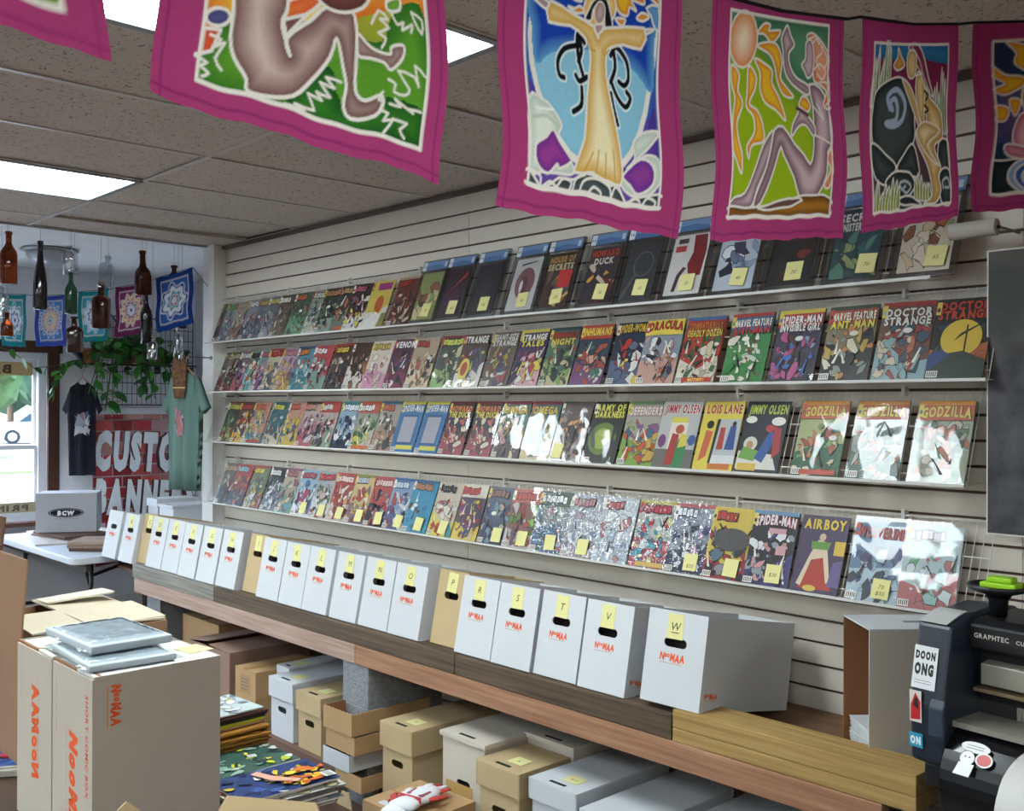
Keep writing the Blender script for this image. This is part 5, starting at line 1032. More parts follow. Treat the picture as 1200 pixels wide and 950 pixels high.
# ------------------------------------------------------------------ poster, roll and plotter on the right
def poster_mat():
    m = bpy.data.materials.new('dark_photo_print'); m.use_nodes = True; nt = m.node_tree; b = nt.nodes['Principled BSDF']; b.inputs['Roughness'].default_value = .55
    tc = nt.nodes.new('ShaderNodeTexCoord'); n = nt.nodes.new('ShaderNodeTexNoise'); n.inputs['Scale'].default_value = 9; n.inputs['Detail'].default_value = 8
    n3 = nt.nodes.new('ShaderNodeTexNoise'); n3.inputs['Scale'].default_value = 2.2
    r = nt.nodes.new('ShaderNodeValToRGB'); r.color_ramp.elements[0].color = (*lin('#1c1c1f'), 1); r.color_ramp.elements[1].color = (*lin('#57555a'), 1); r.color_ramp.elements[0].position = .35; r.color_ramp.elements[1].position = .75
    r2 = nt.nodes.new('ShaderNodeValToRGB'); r2.color_ramp.elements[0].color = (*lin('#161d12'), 1); r2.color_ramp.elements[1].color = (*lin('#5c4a44'), 1); r2.color_ramp.elements[0].position = .4; r2.color_ramp.elements[1].position = .62
    sx = nt.nodes.new('ShaderNodeSeparateXYZ'); mr = nt.nodes.new('ShaderNodeMapRange'); mr.inputs[1].default_value = .48; mr.inputs[2].default_value = .66
    mx = nt.nodes.new('ShaderNodeMix'); mx.data_type = 'RGBA'
    nt.links.new(tc.outputs['Object'], n.inputs['Vector']); nt.links.new(tc.outputs['Object'], n3.inputs['Vector']); nt.links.new(n.outputs['Fac'], r.inputs[0]); nt.links.new(n3.outputs['Fac'], r2.inputs[0])
    nt.links.new(tc.outputs['Object'], sx.inputs[0]); nt.links.new(sx.outputs[2], mr.inputs[0]); nt.links.new(mr.outputs[0], mx.inputs[0]); nt.links.new(r.outputs[0], mx.inputs[6]); nt.links.new(r2.outputs[0], mx.inputs[7])
    nt.links.new(mx.outputs[2], b.inputs['Base Color']); return m
t = thing('dark_poster', 'dark blurry photo poster hanging right of the display shelves', 'poster', (-1.205, 2.985, 1.245))
build(MB().box(0, .60, 0, .004, 0, .80), 'print', poster_mat(), t)
build(MB().box(-.004, .604, .0005, .006, -.004, .804), 'white_edge', M('poster_edge', '#c9c7c2', .6), t)
t = thing('paper_roll', 'white paper roll on a peg above the dark poster', 'roll', (-1.29, 2.93, 2.105))
mb = MB(); mb.lathe([(.012, 0), (.024, 0), (.024, .13), (.012, .13)], 20, mat=Matrix.Rotation(R(90), 4, 'Y')); build(mb, 'roll', M('roll_paper', '#bcb7ae', .8), t, smooth=False)
build(MB().tube([(.135, 0, 0), (.135, .145, 0)], .004, 8).tube([(-.01, 0, 0), (.14, 0, 0)], .004, 8), 'peg', M('peg_steel', '#6a6662', .4, metal=.6), t)

m_navy = M('plotter_navy', '#1d2531', .45, coat=.15); m_blk = M('plotter_black', '#17171a', .4); m_gloss = M('plotter_gloss', '#101114', .22, coat=.4); m_alu = M('plotter_rail', '#9d9a8d', .35, metal=.3)
m_stick = MC('sticker_print', .4)
t = thing('vinyl_plotter', 'black cutting plotter with stickers on its end cap, at the right edge', 'plotter', (-1.135, 2.37, .60), (0, 0, R(-6)))
# end cap: a side profile in the yz plane
prof = [(.0, .165), (-.006, .30), (.012, .40), (.03, .486), (.10, .505), (.24, .515), (.34, .50), (.34, .14), (.06, .14)]
build(MB().prism(prof, 0, .088, 'x'), 'end_cap', m_navy, t, bevel=.008)
build(MB().prism([(-.004, .21), (-.016, .235), (-.016, .30), (-.004, .32)], .054, .092, 'x'), 'side_bumper', M('plotter_slate', '#2c3846', .5), t, bevel=.004)
build(MB().prism([(.028, .489), (.09, .508), (.12, .511), (.04, .492)], .004, .074, 'x'), 'top_sticker', M('grey_sticker', '#b9bab8', .5), t)
L = 1.35
build(MB().prism([(.10, .43), (.10, .488), (.13, .500), (.32, .500), (.32, .43)], .088, L, 'x'), 'top_cover', m_blk, t, bevel=.006)
a = Art(.5, .03, '#17171a', .0005, .0001); a.text('GRAPHTEC', -.235, .008, .016, '#c9c5ba', 1, align='l', fit=.085); a.text('CUTTING PRO', -.135, .008, .013, '#c9c5ba', 1, align='l', fit=.10); a.put('lettering', m_stick, t, (.337, .0995, .449))
build(MB().box(.088, L, .15, .30, .30, .43), 'recess_wall', M('recess_black', '#0c0c0e', .6), t)
build(MB().prism([(.115, .345), (.115, .395), (.15, .40), (.15, .34)], .11, L, 'x'), 'pinch_rail', m_alu, t, bevel=.003)
build(MB().box(.10, L, .10, .15, .330, .338), 'rail_lip', M('rail_gold', '#8a7a5c', .4, metal=.5), t)
build(MB().box(.23, L, .085, .15, .268, .325), 'platen', M('platen_grey', '#8a8578', .5), t)
build(MB().box(.088, L, .03, .15, .255, .268), 'deck_edge', m_alu, t)
dr = MB(); n = 18
pts = [(.15 - .16*math.sin(math.pi*.5*min(1, i/9)) , 0) for i in range(0)]
arc = [(.10+.125*math.cos(math.pi*(.5+i/16*.95)), .135+.125*math.sin(math.pi*(.5+i/16*.95))) for i in range(17)] + [(.15, .02), (.15, .26)]
build(MB().prism(arc, .088, L, 'x'), 'front_cover', m_gloss, t)
for nm, m_, b_ in (('mount_plate', m_blk, (.0, .30, .06, .32, .09, .14)), ('bracket', M('bracket_steel', '#2c2a28', .35, metal=.5), (.06, .28, .02, .05, .03, .09)), ('strut', MATS['bracket_steel'] if 'bracket_steel' in MATS else m_blk, (.09, .11, .06, .10, -.30, .10))): build(MB().box(*b_), nm, m_, t, bevel=.003)
build(MB().box(.06, .13, .10, .26, -.60, .09), 'stand_post', m_blk, t, bevel=.005); build(MB().box(.02, .17, -.12, .46, -.60, -.55), 'stand_foot', m_blk, t, bevel=.005)
build(MB().box(1.15, 1.22, .10, .26, -.60, .09), 'stand_post', m_blk, t, bevel=.005); build(MB().box(1.11, 1.26, -.12, .46, -.60, -.55), 'stand_foot', m_blk, t, bevel=.005)
build(MB().box(.088, L, .12, .20, -.10, -.06), 'stand_bar', m_blk, t)
a = Art(.060, .100, '#d5d7d8', .0006, .0001); a.text('DOON', .0, .070, .024, '#17171a', 3, fit=.052); a.text('ONG', .0, .034, .034, '#17171a', 3, fit=.050); a.rect(-.024, .012, .02, .0135, '#8a8a8a'); a.rect(-.024, .018, .02, .0195, '#8a8a8a')
a.put('sticker', m_stick, t, (.032, -.003, .335), (R(-11), 0, 0))
a = Art(.030, .075, '#d8d2cc', .0006, .0001); a.poly([(-.013, .004), (.012, .008), (.013, .05), (.0, .07), (-.012, .04)], '#b8262c'); a.poly([(-.006, .04), (.008, .03), (.006, .055), (.0, .06)], '#2a2022'); a.put('sticker', m_stick, t, (.018, -.008, .255), (R(2), 0, 0))
a = Art(.034, .034, '#2f8fb0', .0006, .0001); a.text('ON', .0, .008, .024, '#e4ecee', 3, fit=.028); a.put('sticker', m_stick, t, (.018, -.0065, .195), (R(2), 0, 0))
a = Art(.070, .085, '#dcdcda', .0006, .0001)
a.m = MB(); a.k = 0
a.oval(.0, .070, .034, .013, '#dcdcda', clip=False); a.oval(-.012, .042, .018, .018, '#17171a', clip=False); a.oval(-.012, .042, .0165, .0165, '#e4e4e2', clip=False); a.poly([(-.034, .0), (.004, .0), (.008, .03), (-.028, .03)], '#e0e0de', False)
a.oval(.026, .046, .020, .017, '#e4e4e2', clip=False); a.oval(.026, .046, .0165, .0135, '#c24a44', clip=False); a.oval(-.017, .045, .002, .002, '#17171a', 8, False); a.oval(-.007, .045, .002, .002, '#17171a', 8, False); a.rect(-.02, .066, .02, .0675, '#55565a'); a.rect(-.02, .072, .02, .0735, '#55565a')
put('sticker', a.mesh('sticker'), m_stick, t, (.160, -.0362, .171), (R(-35), 0, 0))
# white vinyl sheet curling over the plotter front
sh = MB()
def vin(u, v):
    q = v*1.25
    if q < .35: y = .13 - q*.40; z = .255 + .012 - .03*q*q
    else: ang = min(1.0, (q-.35)/.45)*math.pi*.5; y = -.01-.14*math.sin(ang); z = .262-.14*(1-math.cos(ang)) - max(0, q-.80)*.9
    return (.280+u*.55 + .03*(1-min(1, v*2.2))*(1-u), y, z)
sh.grid(10, 28, vin); so = put('vinyl_sheet', sh.mesh('vinyl_sheet', smooth=True), M('white_vinyl', '#c9c7c4', .45), None, (-1.135, 2.37, .60), (0, 0, R(-6)))
tag(so, 'white vinyl sheet curling down over the plotter front, with cut marks', 'vinyl sheet')
mk = MB()
for (x, z, sx, sz) in ((.335, .06, 1, 1), (.335, .03, 1, -1)):
    mk.box(x, x+.0012, -.1512, -.1508, z, z+.022*sz); mk.box(x, x+.022*sx, -.1512, -.1508, z, z+.0012)
mk.lathe([(.0, 0), (.020, 0)], 16, mat=Matrix.Translation((.385, -.1512, -.045)) @ Matrix.Rotation(R(90), 4, 'X'))
build(mk, 'cut_marks', M('cut_mark', '#4a4844', .8), so)
# small tray with a lime green piece on top of the plotter
t = thing('accessory_tray', 'round black tray with a lime green clip, on top of the plotter', 'tray', (-.995, 2.53, 1.103))
build(MB().lathe([(.02, 0), (.022, .035), (.030, .05), (.068, .062), (.072, .074), (.066, .074), (.060, .068), (.001, .064)], 26), 'dish', M('tray_black', '#16161a', .35), t, smooth=True)
build(MB().box(-.032, .05, -.035, .02, .068, .082).box(-.018, .04, -.028, .012, .082, .095), 'clip', M('lime_plastic', '#9bd022', .4), t, bevel=.004)
# ------------------------------------------------------------------ foreground island with cartons and comics
m_counter = M('dark_counter_wood', '#4a3528', .5, var=.3, vscale=4, stretch=(.4, 4, 4))
IZ = .640
t = thing('island_table', 'low dark wooden table under the foreground cartons', 'table', (-2.9, .75, 0))
build(MB().box(-.85, .72, -.95, .60, IZ-.04, IZ), 'table_top', m_counter, t, bevel=.004)
for x in (-.80, .62):
    for y in (-.9, .52): build(MB().box(x, x+.05, y, y+.05, 0, IZ-.04), 'leg', m_counter, t)
m_carton = M('oyster_carton', '#b3aa9d', .8, var=.03, vscale=9, bump=.05, bscale=90)
m_cartin = M('oyster_edge', '#8a6244', .9)
def standing(label, x, w, art, side_art):
    """flat-lidded carton standing on end; front faces the camera side (-y), right side faces +x"""
    t = thing('upright_carton', label, 'carton', (x, .800, IZ+.0005), group='upright comic box cartons'); d, h, T = .282, .402, .004
    build(MB().box(0, w, 0, T, 0, h-.006), 'front_panel', m_carton, t); build(MB().box(0, w, d-T, d, 0, h), 'back_panel', m_carton, t)
    build(MB().box(0, T, T, d-T, 0, h), 'side_panel', m_carton, t); build(MB().box(w-T, w, T, d-T, 0, h), 'side_panel', m_carton, t)
    build(MB().box(T, w-T, T, d-T, 0, T), 'bottom_panel', m_carton, t)
    b = MB(); b.box(.012, w-T, .006, d-T, h-.006, h-.001); build(b, 'top_panel', M('white_lid', '#d6d6d2', .8), t)
    b = MB(); b.prism([(.0, .004), (w*.55, .004), (w*.6, .016), (w-T, .016), (w-T, .022), (w*.55, .022), (w*.5, .010), (.0, .010)], h-.007, h-.0005, 'z'); build(b, 'fold_slot', m_cartin, t)
    for (txt, size, hv, px, pz, c, fit) in art:
        m = MB(); vs, fs, ww = textgeo(txt, size, hv, .22 if hv == 3 else 0)
        k = fit/ww; m.add([(-p[1], 0, -p[0]*k) if fit > 0 else (p[1], 0, -p[0]*k) for p in vs], fs, c) if fit > 0 else m.add([(p[1], 0, -p[0]*k) for p in vs], fs, c)
        if fit > 0: m.v = [(-a, b_, c_) for a, b_, c_ in m.v]
        put('printed_text', m.mesh('printed_text', ink=True), MATS['box_print'], t, (px, -.0006, pz))
    if side_art:
        m = MB(); x_ = 0
        for ch, sc, dz in (('N', .034, 0), ('o', .026, .006), ('o', .026, .006), ('M', .034, 0), ('A', .034, -.002), ('A', .034, 0)):
            vs, fs, a = textgeo(ch, sc, 3, .12, .72); m.add([(0, x_*0+dz+p[1], -(x_+p[0])) for p in vs], fs, ORANGE); x_ += a*.93
        m.box(-.0002, .0002, -.0130, -.0105, -x_, 0, '#c8805c')
        m.v = [(a, b_*.75, c_*.80) for a, b_, c_ in m.v]
        put('logo', m.mesh('logo', ink=True), MATS['box_print'], t, (w+.0006, .040, h-.022))
    return t
standing('oyster carton standing on end, nearer one with SHORT COMIC BOX printed on it', -2.335, .228,
    [('NooMAA', .058, 3, .105, .268, ORANGE, .26), ('SHORT COMIC BOX', .022, 1, .192, .360, '#c8603a', .215), ('COMIC SUPPLIES & PROTECTION', .009, 0, .082, .275, '#c8805c', .24), ('CONTAINS RECYCLED CARDBOARD', .009, 0, .022, .372, '#b08068', .13)], True)
standing('oyster carton standing on end, farther left one with upside-down lettering', -2.570, .228,
    [('NooMAA', .058, 3, .105, .105, ORANGE, -.22), ('CONTAINS RECYCLED CARDBOARD', .009, 0, .030, .26, '#b08068', -.14), ('COMIC SUPPLIES & PROTECTION', .009, 0, .140, .12, '#c8805c', -.22)], False)
for o in COL.objects:
    if o.name.startswith('printed_text') and o.parent and 'farther left' in o.parent['label']: pass
a = Art(.07, .06, NOTE, .0008, .0001); a.text('x', 0, .02, .02, '#9a9a50', 0)
o = a.put('sticky_note', m_note, None, (-2.20, 1.035, IZ+.4035), (R(-90), 0, R(8))); tag(o, 'yellow note lying on the nearer upright carton', 'note')
# packs of backing boards in film
m_pack = M('pack_board', '#aab4ba', .5); m_filmw = film('pack_film', '#f3f6f8', .12, 1.2, .06, bump=.18, bscale=16)
def pack_thing(label, loc, rz, w, d, h):
    t = thing('board_pack', label, 'pack', loc, (0, 0, rz), group='packs of backing boards')
    build(MB().box(-w/2, w/2, -d/2, d/2, .002, h), 'boards', m_pack, t, bevel=.003)
    rr = random.Random(int(h*1e5)); fl = MB()
    fl.grid(16, 16, lambda u, v: ((u-.5)*(w+.03), (v-.5)*(d+.03), (h+.003 if .07 < u < .93 and .07 < v < .93 else .006)+rr.uniform(-.0012, .0012)))
    put('film_wrap', fl.mesh('film_wrap', smooth=True), m_filmw, t)
pack_thing('grey pack of boards in clear film, lower one on the carton', (-2.265, .905, IZ+.403), R(-3), .262, .185, .016)
pack_thing('grey pack of boards in clear film, upper one on the carton', (-2.345, .925, IZ+.422), R(1), .268, .182, .020)
# big open brown carton behind
t = thing('open_carton', 'big open brown carton with raised flaps at the left edge', 'carton', (-3.22, .872, IZ+.0005))
w, d, h, T = .455, .385, .355, .005
m_cb = M('carton_brown', '#8f6c50', .85, var=.06, vscale=8); m_cbl = M('carton_liner', '#c2b59c', .85, var=.04, vscale=6)
for a, nm in (((0, w, 0, T, 0, h), 'wall'), ((0, w, d-T, d, 0, h), 'wall'), ((0, T, T, d-T, 0, h), 'wall'), ((w-T, w, T, d-T, 0, h), 'wall'), ((T, w-T, T, d-T, 0, T), 'base')): build(MB().box(*a), nm, m_cb, t)
build(MB().box(0, w, 0, .205, 0, T), 'front_flap', m_cb, t, (0, 0, h), (R(86), 0, 0))
build(MB().box(0, .20, 0, .006, 0, .09), 'flap_fold', M('carton_dark', '#5a3c2a', .9), t, (.02, .016, h+.205), (R(-6), 0, 0))
build(MB().box(-.02, .445, -.21, 0, 0, T), 'back_flap', m_cbl, t, (0, d, h), (R(-3), 0, 0))
build(MB().box(-.01, .225, -.0, .36, 0, T), 'side_flap', m_cbl, t, (.21, .03, h+.012), (0, R(2), 0))
build(MB().box(0, .10, -.02, .18, 0, T), 'corner_flap', M('carton_pale', '#cfc6b2', .85), t, (.0, .20, h+.016), (R(3), R(-2), 0))
# open carton low in the foreground: only two corners of its flaps rise into the picture
t = thing('work_table', 'low dark table just below the bottom edge of the photograph', 'table', (-1.65, .40, 0))
build(MB().box(-.48, .55, -.6, .60, IZ-.04, IZ), 'table_top', m_counter, t, bevel=.004)
for x in (-.46, .48):
    for y in (-.58, .52): build(MB().box(x, x+.05, y, y+.05, 0, IZ-.04), 'leg', m_counter, t)
t = thing('flap_carton', 'kraft carton whose raised flap tips show at the bottom edge', 'carton', (-1.60, .52, IZ+.0005), (0, 0, R(20)))
for a, nm in (((0, .34, 0, T, 0, .19), 'wall'), ((0, .34, .325, .33, 0, .19), 'wall'), ((0, T, T, .325, 0, .19), 'wall'), ((.335, .34, T, .325, 0, .19), 'wall'), ((T, .335, T, .325, 0, T), 'base')): build(MB().box(*a), nm, m_kraft, t)
build(MB().prism([(.02, 0), (.30, 0), (.21, .105), (.10, .07)], 0, .004, 'z'), 'flap', m_tan, t, (0, .01, .19), (R(62), 0, R(90)))
build(MB().prism([(.02, 0), (.32, 0), (.24, .10), (.05, .08)], 0, .004, 'z'), 'flap', m_tan, t, (0, .33, .19), (R(66), 0, 0))
# comics and magazines lying on the island
def mag(label, loc, rz, bg, pal, seed, w=.17, d=.26, t_=.004, edges='#d8d4c8', grp='comics lying on the island', extra=None):
    a = Art(w, d, edges, t_, .00005); rr = random.Random(seed); a.rect(-w/2, 0, w/2, d, bg)
    for i in range(44):
        a.blob(rr.uniform(-.46, .46)*w, rr.uniform(.03, .96)*d, rr.uniform(.004, .014), rr.uniform(.006, .022), rr.choice(pal), rr, n=8, ang=rr.uniform(-1.5, 1.5))
    if extra: extra(a, w, d)
    o = a.put('loose_comic', m_cover, None, loc, (R(-90), 0, rz)); tag(o, label, 'comic', grp); return o
def ex_flame(a, w, d):
    rr = random.Random(5)
    for i in range(34): a.blob(rr.uniform(-.1, .48)*w, rr.uniform(.52, .97)*d, rr.uniform(.006, .016), rr.uniform(.008, .02), rr.choice(['#e0a52c', '#d8742a', '#e6c23c', '#c8602a']), rr, n=7)
    a.poly([(-.3*w, .34*d), (.1*w, .42*d), (.36*w, .60*d), (.3*w, .66*d), (.0, .5*d), (-.34*w, .42*d)], '#d8a48c')
    a.rect(.26*w, .86*d, .46*w, .97*d, '#dcdcd6'); [a.rect((.28+.03*i)*w, .88*d, (.295+.03*i)*w, .95*d, '#3a4444') for i in range(6)]
for k in range(9):
    mag('bagged comic in the flat pile of comics, %s from the bottom' % ORD[k], (-2.196+.004*((k*7) % 5)-.008, 1.142+.006*((k*5) % 4)-.01, IZ+.0052+k*.0058-.004), R((k*11) % 7-3), '#c8c4b8', P_['w'], 700+k, edges=['#d8d4c8', '#b8b0a0', '#e2e0d8', '#6a6a6a'][k % 4])
z = IZ+.0012+9*.0058
mag('comic with orange flames on navy, on top of the flat pile', (-2.194, 1.140, z+.004), R(-2), '#263a6c', ['#263a6c', '#1e2c54', '#3a5a9a', '#5a7ab0', '#c8b03a', '#e8e4e0'], 11, extra=ex_flame)
for k in range(8): mag('comic in the pile under the green one, %s from the bottom' % ORD[k], (-2.376+.003*((k*3) % 4), 1.135, IZ+.0052+k*.0058-.004), R((k*5) % 5-2), '#b8b4a8', P_['w'], 740+k, grp='comics under the green one')
mag('comic with green and yellow shapes, right of the tall stack', (-2.372, 1.14, IZ+.0012+8*.0058+.004), R(2), '#3a5a50', ['#b8c83a', '#8ab0a0', '#2a3a44', '#c8d0c4', '#5a8a78', '#e0d04a'], 12)
for k in range(18):
    mag('browned comic in the tall stack behind the cartons, %s from the bottom' % ORD[k], (-2.552+.003*((k*7) % 5), 1.142+.004*((k*5) % 4), IZ+.0055+k*.0056), R((k*13) % 7-3), '#a8742e', ['#a8742e', '#8a5a24'], 720+k, edges=['#a8742e', '#b8843a', '#94642a', '#7a4a1e'][k % 4], t_=.0052, grp='browned comics in the tall stack')
for k, c in enumerate(('#c8b8a8', '#b8a830', '#a8b83a', '#3a2420', '#1c1820', '#4a2a2a')):
    mag('thin comic in the upper part of the tall stack, %s' % ('cream edged', 'mustard edged', 'lime edged', 'brown edged', 'black edged', 'maroon edged')[k], (-2.556+.003*(k % 3), 1.136+.003*k, IZ+.108+k*.0054), R(3), c, [c], 760+k, edges=c, t_=.005)
mag('white-topped comic with lime stripes, uppermost on the tall stack', (-2.555, 1.14, IZ+.1425), R(4), '#b8c4c4', ['#8a9aa8', '#d8dcdc', '#c8cc4a', '#6a7a88', '#e0e4e0'], 13)
mag('blue and purple comic at the left edge', (-2.80, .86, IZ+.030), R(60), '#3a5a9a', ['#3a7ad0', '#2a4a9a', '#b83a4a', '#5a3a78', '#8ab0e0'], 14)
for k in range(4): mag('comic under the blue and purple one, %s from the bottom' % ORD[k], (-2.80+.004*k, .865, IZ+.0055+k*.0058), R(58+k*2), '#c8c4b8', P_['w'], 770+k, grp='comics at the left edge')
mag('grey comic lying askew at the left edge', (-2.93, .93, IZ+.036), R(20), '#b8b8b0', ['#3a3a40', '#8a8a90', '#d8d4c0', '#5a5a60', '#e0dcc8'], 15)

# ------------------------------------------------------------------ folding table by the window
TZ = .665
t = thing('folding_table', 'white folding table with black legs under the window', 'table', (-7.145, 2.668, 0))
bmx = MB(); L2, W2, rr_ = .815, .385, .07
pl = []
for cx, cy, a0 in ((L2-rr_, W2-rr_, 0), (-L2+rr_, W2-rr_, 90), (-L2+rr_, -W2+rr_, 180), (L2-rr_, -W2+rr_, 270)):
    for i in range(6): q = R(a0+18*i); pl.append((cx+rr_*math.cos(q), cy+rr_*math.sin(q)))
build(MB().prism(pl, TZ-.042, TZ, 'z'), 'table_top', M('table_plastic', '#c3c8cc', .5), t, bevel=.006)
m_leg = M('black_tube', '#15171c', .4)
for sx in (1, -1):
    x = sx*.62
    for sy in (1, -1): build(MB().tube([(x, sy*.20, TZ-.045), (x, sy*.20, .46), (x, sy*.22, .40), (x, sy*.31, .05), (x, sy*.31, 0.004)], .014, 8), 'leg', m_leg, t, smooth=True)
    build(MB().tube([(x, -.275, .17), (x, .275, .17)], .012, 8), 'crossbar', m_leg, t); build(MB().tube([(x, -.20, .52), (x, 0, .575), (x, .20, .52)], .011, 8), 'upper_bar', m_leg, t)
    build(MB().tube([(x, 0, .57), (x-sx*.22, 0, TZ-.05)], .010, 8), 'brace', m_leg, t)
build(MB().box(-.80, .80, -.30, -.27, TZ-.09, TZ-.043), 'apron', M('apron_dark', '#3a302a', .6), t)
# carton with an oval mark
t = thing('marked_carton', 'pale grey carton with a black oval mark, on the folding table', 'carton', (-7.34, 2.60, TZ+.045), (0, 0, R(61)))
w, d, h = .395, .26, .265
for a, nm in (((-w/2, w/2, 0, T, 0, h), 'wall'), ((-w/2, w/2, d-T, d, 0, h), 'wall'), ((-w/2, -w/2+T, T, d-T, 0, h), 'wall'), ((w/2-T, w/2, T, d-T, 0, h), 'wall'), ((-w/2, w/2, 0, d/2-.001, h, h+T), 'top_flap'), ((-w/2, w/2, d/2+.001, d, h, h+T), 'top_flap')): build(MB().box(*a), nm, M('grey_white_carton', '#a9aab0', .8), t)
a = Art(.30, .2, '#fff', .0004, .00012); a.m = MB(); a.k = 0
a.oval(0, .135, .116, .032, '#1b1c22', 32); a.oval(0, .135, .108, .026, '#a9aab0', 32); a.oval(0, .135, .103, .024, '#1b1c22', 32); a.text('BCW', 0, .119, .040, '#dfe1e6', 3, .12, fit=.115); a.text('COLLECTING SUPPLIES', 0, .090, .010, '#5a5c64', 0, fit=.15)
put('oval_mark', a.mesh('oval_mark'), MATS['box_print'], t, (0, -.0008, 0))
# flattened cartons and trays on the table
m_flat = M('flat_card', '#7a6254', .85, var=.1)
tag(build(MB().box(-.42, .42, -.22, .22, 0, .012), 'flat_carton', M('pale_flat_card', '#b8b0a8', .8), None, (-7.42, 2.62, TZ+.0005), (0, 0, R(-14)), bevel=.002), 'flattened pale carton under the grey carton', 'cardboard', 'flattened cartons on the folding table')
for k, (x, y, rz, w, d, c, lb) in enumerate(((-7.36, 2.66, 12, .50, .34, m_flat, 'flattened brown carton directly under the grey carton'), (-7.35, 2.65, 6, .48, .34, M('flat_card_dark', '#54413a', .85), 'darker flattened carton directly under the grey carton'))):
    tag(build(MB().box(-w/2, w/2, -d/2, d/2, 0, .014), 'flat_carton', c, None, (x, y, TZ+.0130+k*.0145), (0, 0, R(rz)), bevel=.002), lb, 'cardboard', 'flattened cartons on the folding table')
for k, (dz, w, d, rz, c, lb) in enumerate(((0, .32, .30, 43, '#5a463c', 'bottom'), (.021, .34, .32, 46, '#8a7062', 'middle'), (.043, .36, .30, 50, '#a08878', 'top'))):
    mm_ = M('corrugated_%d' % k, c, .85, var=.2, vscale=40)
    tag(build(MB().box(-w/2, w/2, -d/2, d/2, 0, .020), 'flat_carton', mm_, None, (-6.66, 2.60, TZ+.0006+dz), (0, 0, R(rz)), bevel=.002), 'bundle of flattened brown cartons near the table corner, %s one' % lb, 'cardboard', 'flattened cartons on the folding table')
# white boxes standing beyond the bench row
lidded('small white lidded box in front of the banner lettering, left one', -7.18, 3.12, TZ+.05, .16, .30, .205, .05, m_white_card, None, hole=False, grp='white boxes before the banner')
lidded('white box with a dark handle slot in front of the banner lettering', -6.86, 3.06, TZ+.05, .22, .30, .190, .012, m_white_card, None, grp='white boxes before the banner')
tag(build(MB().box(-7.3, -6.5, 3.0, 3.45, TZ+.01, TZ+.045), 'stand_board', m_flat), 'board carrying the white boxes before the banner', 'board')
for x in (-7.2, -6.6): tag(build(MB().box(x-.03, x+.03, 3.1, 3.35, 0, TZ+.0095), 'trestle', m_darkt), 'dark trestle under the board before the banner, %s one' % ('farther' if x < -7 else 'nearer'), 'trestle', 'trestle legs')

# ------------------------------------------------------------------ window wall: banner, grid, plants, shirts
BXW = -7.985
a = Art(.84, 1.08, '#b9b4ba', .003, .0003); rr = random.Random(9)
nb = 12
for j in range(nb):
    for i in range(-1, 6):
        x0 = -.42 + i*.155 + (.078 if j % 2 else 0); z0 = .02 + j*1.06/nb
        x1, z1 = min(x0+.146, .42), z0+1.06/nb-.010; x0 = max(x0, -.42)
        if x1-x0 > .01: a.rect(x0, z0, x1, z1, rr.choice(['#a8323a', '#b84a48', '#8a2a2c', '#b07a74', '#c08a86', '#9a3a3a']) if i < 3 else rr.choice(['#b08a8c', '#a86a6c', '#b8a0a2', '#a0545a']))
a.rect(-.42, 1.03, .42, 1.08, '#cfd2d8'); a.rect(-.42, .0, .42, .06, '#8a2434')
a.text('CUSTOM', -.005, .60, .38, '#dfe6ee', 3, .04, fit=.82, back='#3a2c34', rot=R(-3))
a.text('BANNERS', .0, .25, .34, '#dfe6ee', 3, .03, fit=.84, back='#4a3238', rot=R(-4))
a.rect(-.41, .10, -.27, .20, '#c83a5a'); a.rect(-.39, .115, -.33, .185, '#e8dce0'); a.rect(-.32, .115, -.28, .185, '#d83a5c')
o = a.put('custom_banner', MC('banner_print', .45, spec=.4), None, (BXW, 3.447, .495), (0, 0, R(90)))
tag(o, 'printed banner reading CUSTOM BANNERS on red brick, on the window wall', 'banner')
a = Art(.30, .12, '#7a1f36', .002, .0003); a.text('1-3-4', .02, .03, .06, '#c88a9a', 2, fit=.2)
tag(a.put('price_sign', MATS['banner_print'], None, (-7.98, 3.20, .36), (R(0), R(-6), R(90))), 'dark red strip sign below the banner behind the folding table', 'sign')
# wire grid panel
t = thing('wire_grid', 'black wire grid panel hung on the window wall above the banner', 'grid panel', (-7.96, 3.44, 1.60))
mg = M('black_wire', '#16181c', .4)
mb = MB(); n = 20
for i in range(n+1): y = -.39+.78*i/n; mb.tube([(0, y, 0), (0, y, .69)], .0022 if i % n else .004, 4, cap=False)
tag(build(mb, 'upright_wires', mg, t), kind='stuff')
mb = MB()
for j in range(9): z = .69*j/8; mb.tube([(.004, -.39, z), (.004, .39, z)], .0026 if j % 8 else .004, 4, cap=False)
tag(build(mb, 'cross_wires', mg, t), kind='stuff')
t2 = thing('grid_shelf', 'narrow black wire shelf hooked on the grid panel, holding pots', 'shelf', (-7.90, 3.32, 1.905))
build(MB().tube([(.09, -.50, 0), (.09, .47, .01)], .005, 6), 'front_rail', mg, t2); build(MB().tube([(-.045, -.50, 0), (-.045, .47, .01)], .004, 6), 'back_rail', mg, t2)
for y in (-.5, -.25, 0, .25, .47): build(MB().tube([(-.045, y, 0), (.09, y, 0)], .003, 5), 'rung', mg, t2)
for y in (.18, .46): build(MB().box(-.05, .05, y-.004, y+.004, -.06, .0), 'hook', mg, t2)
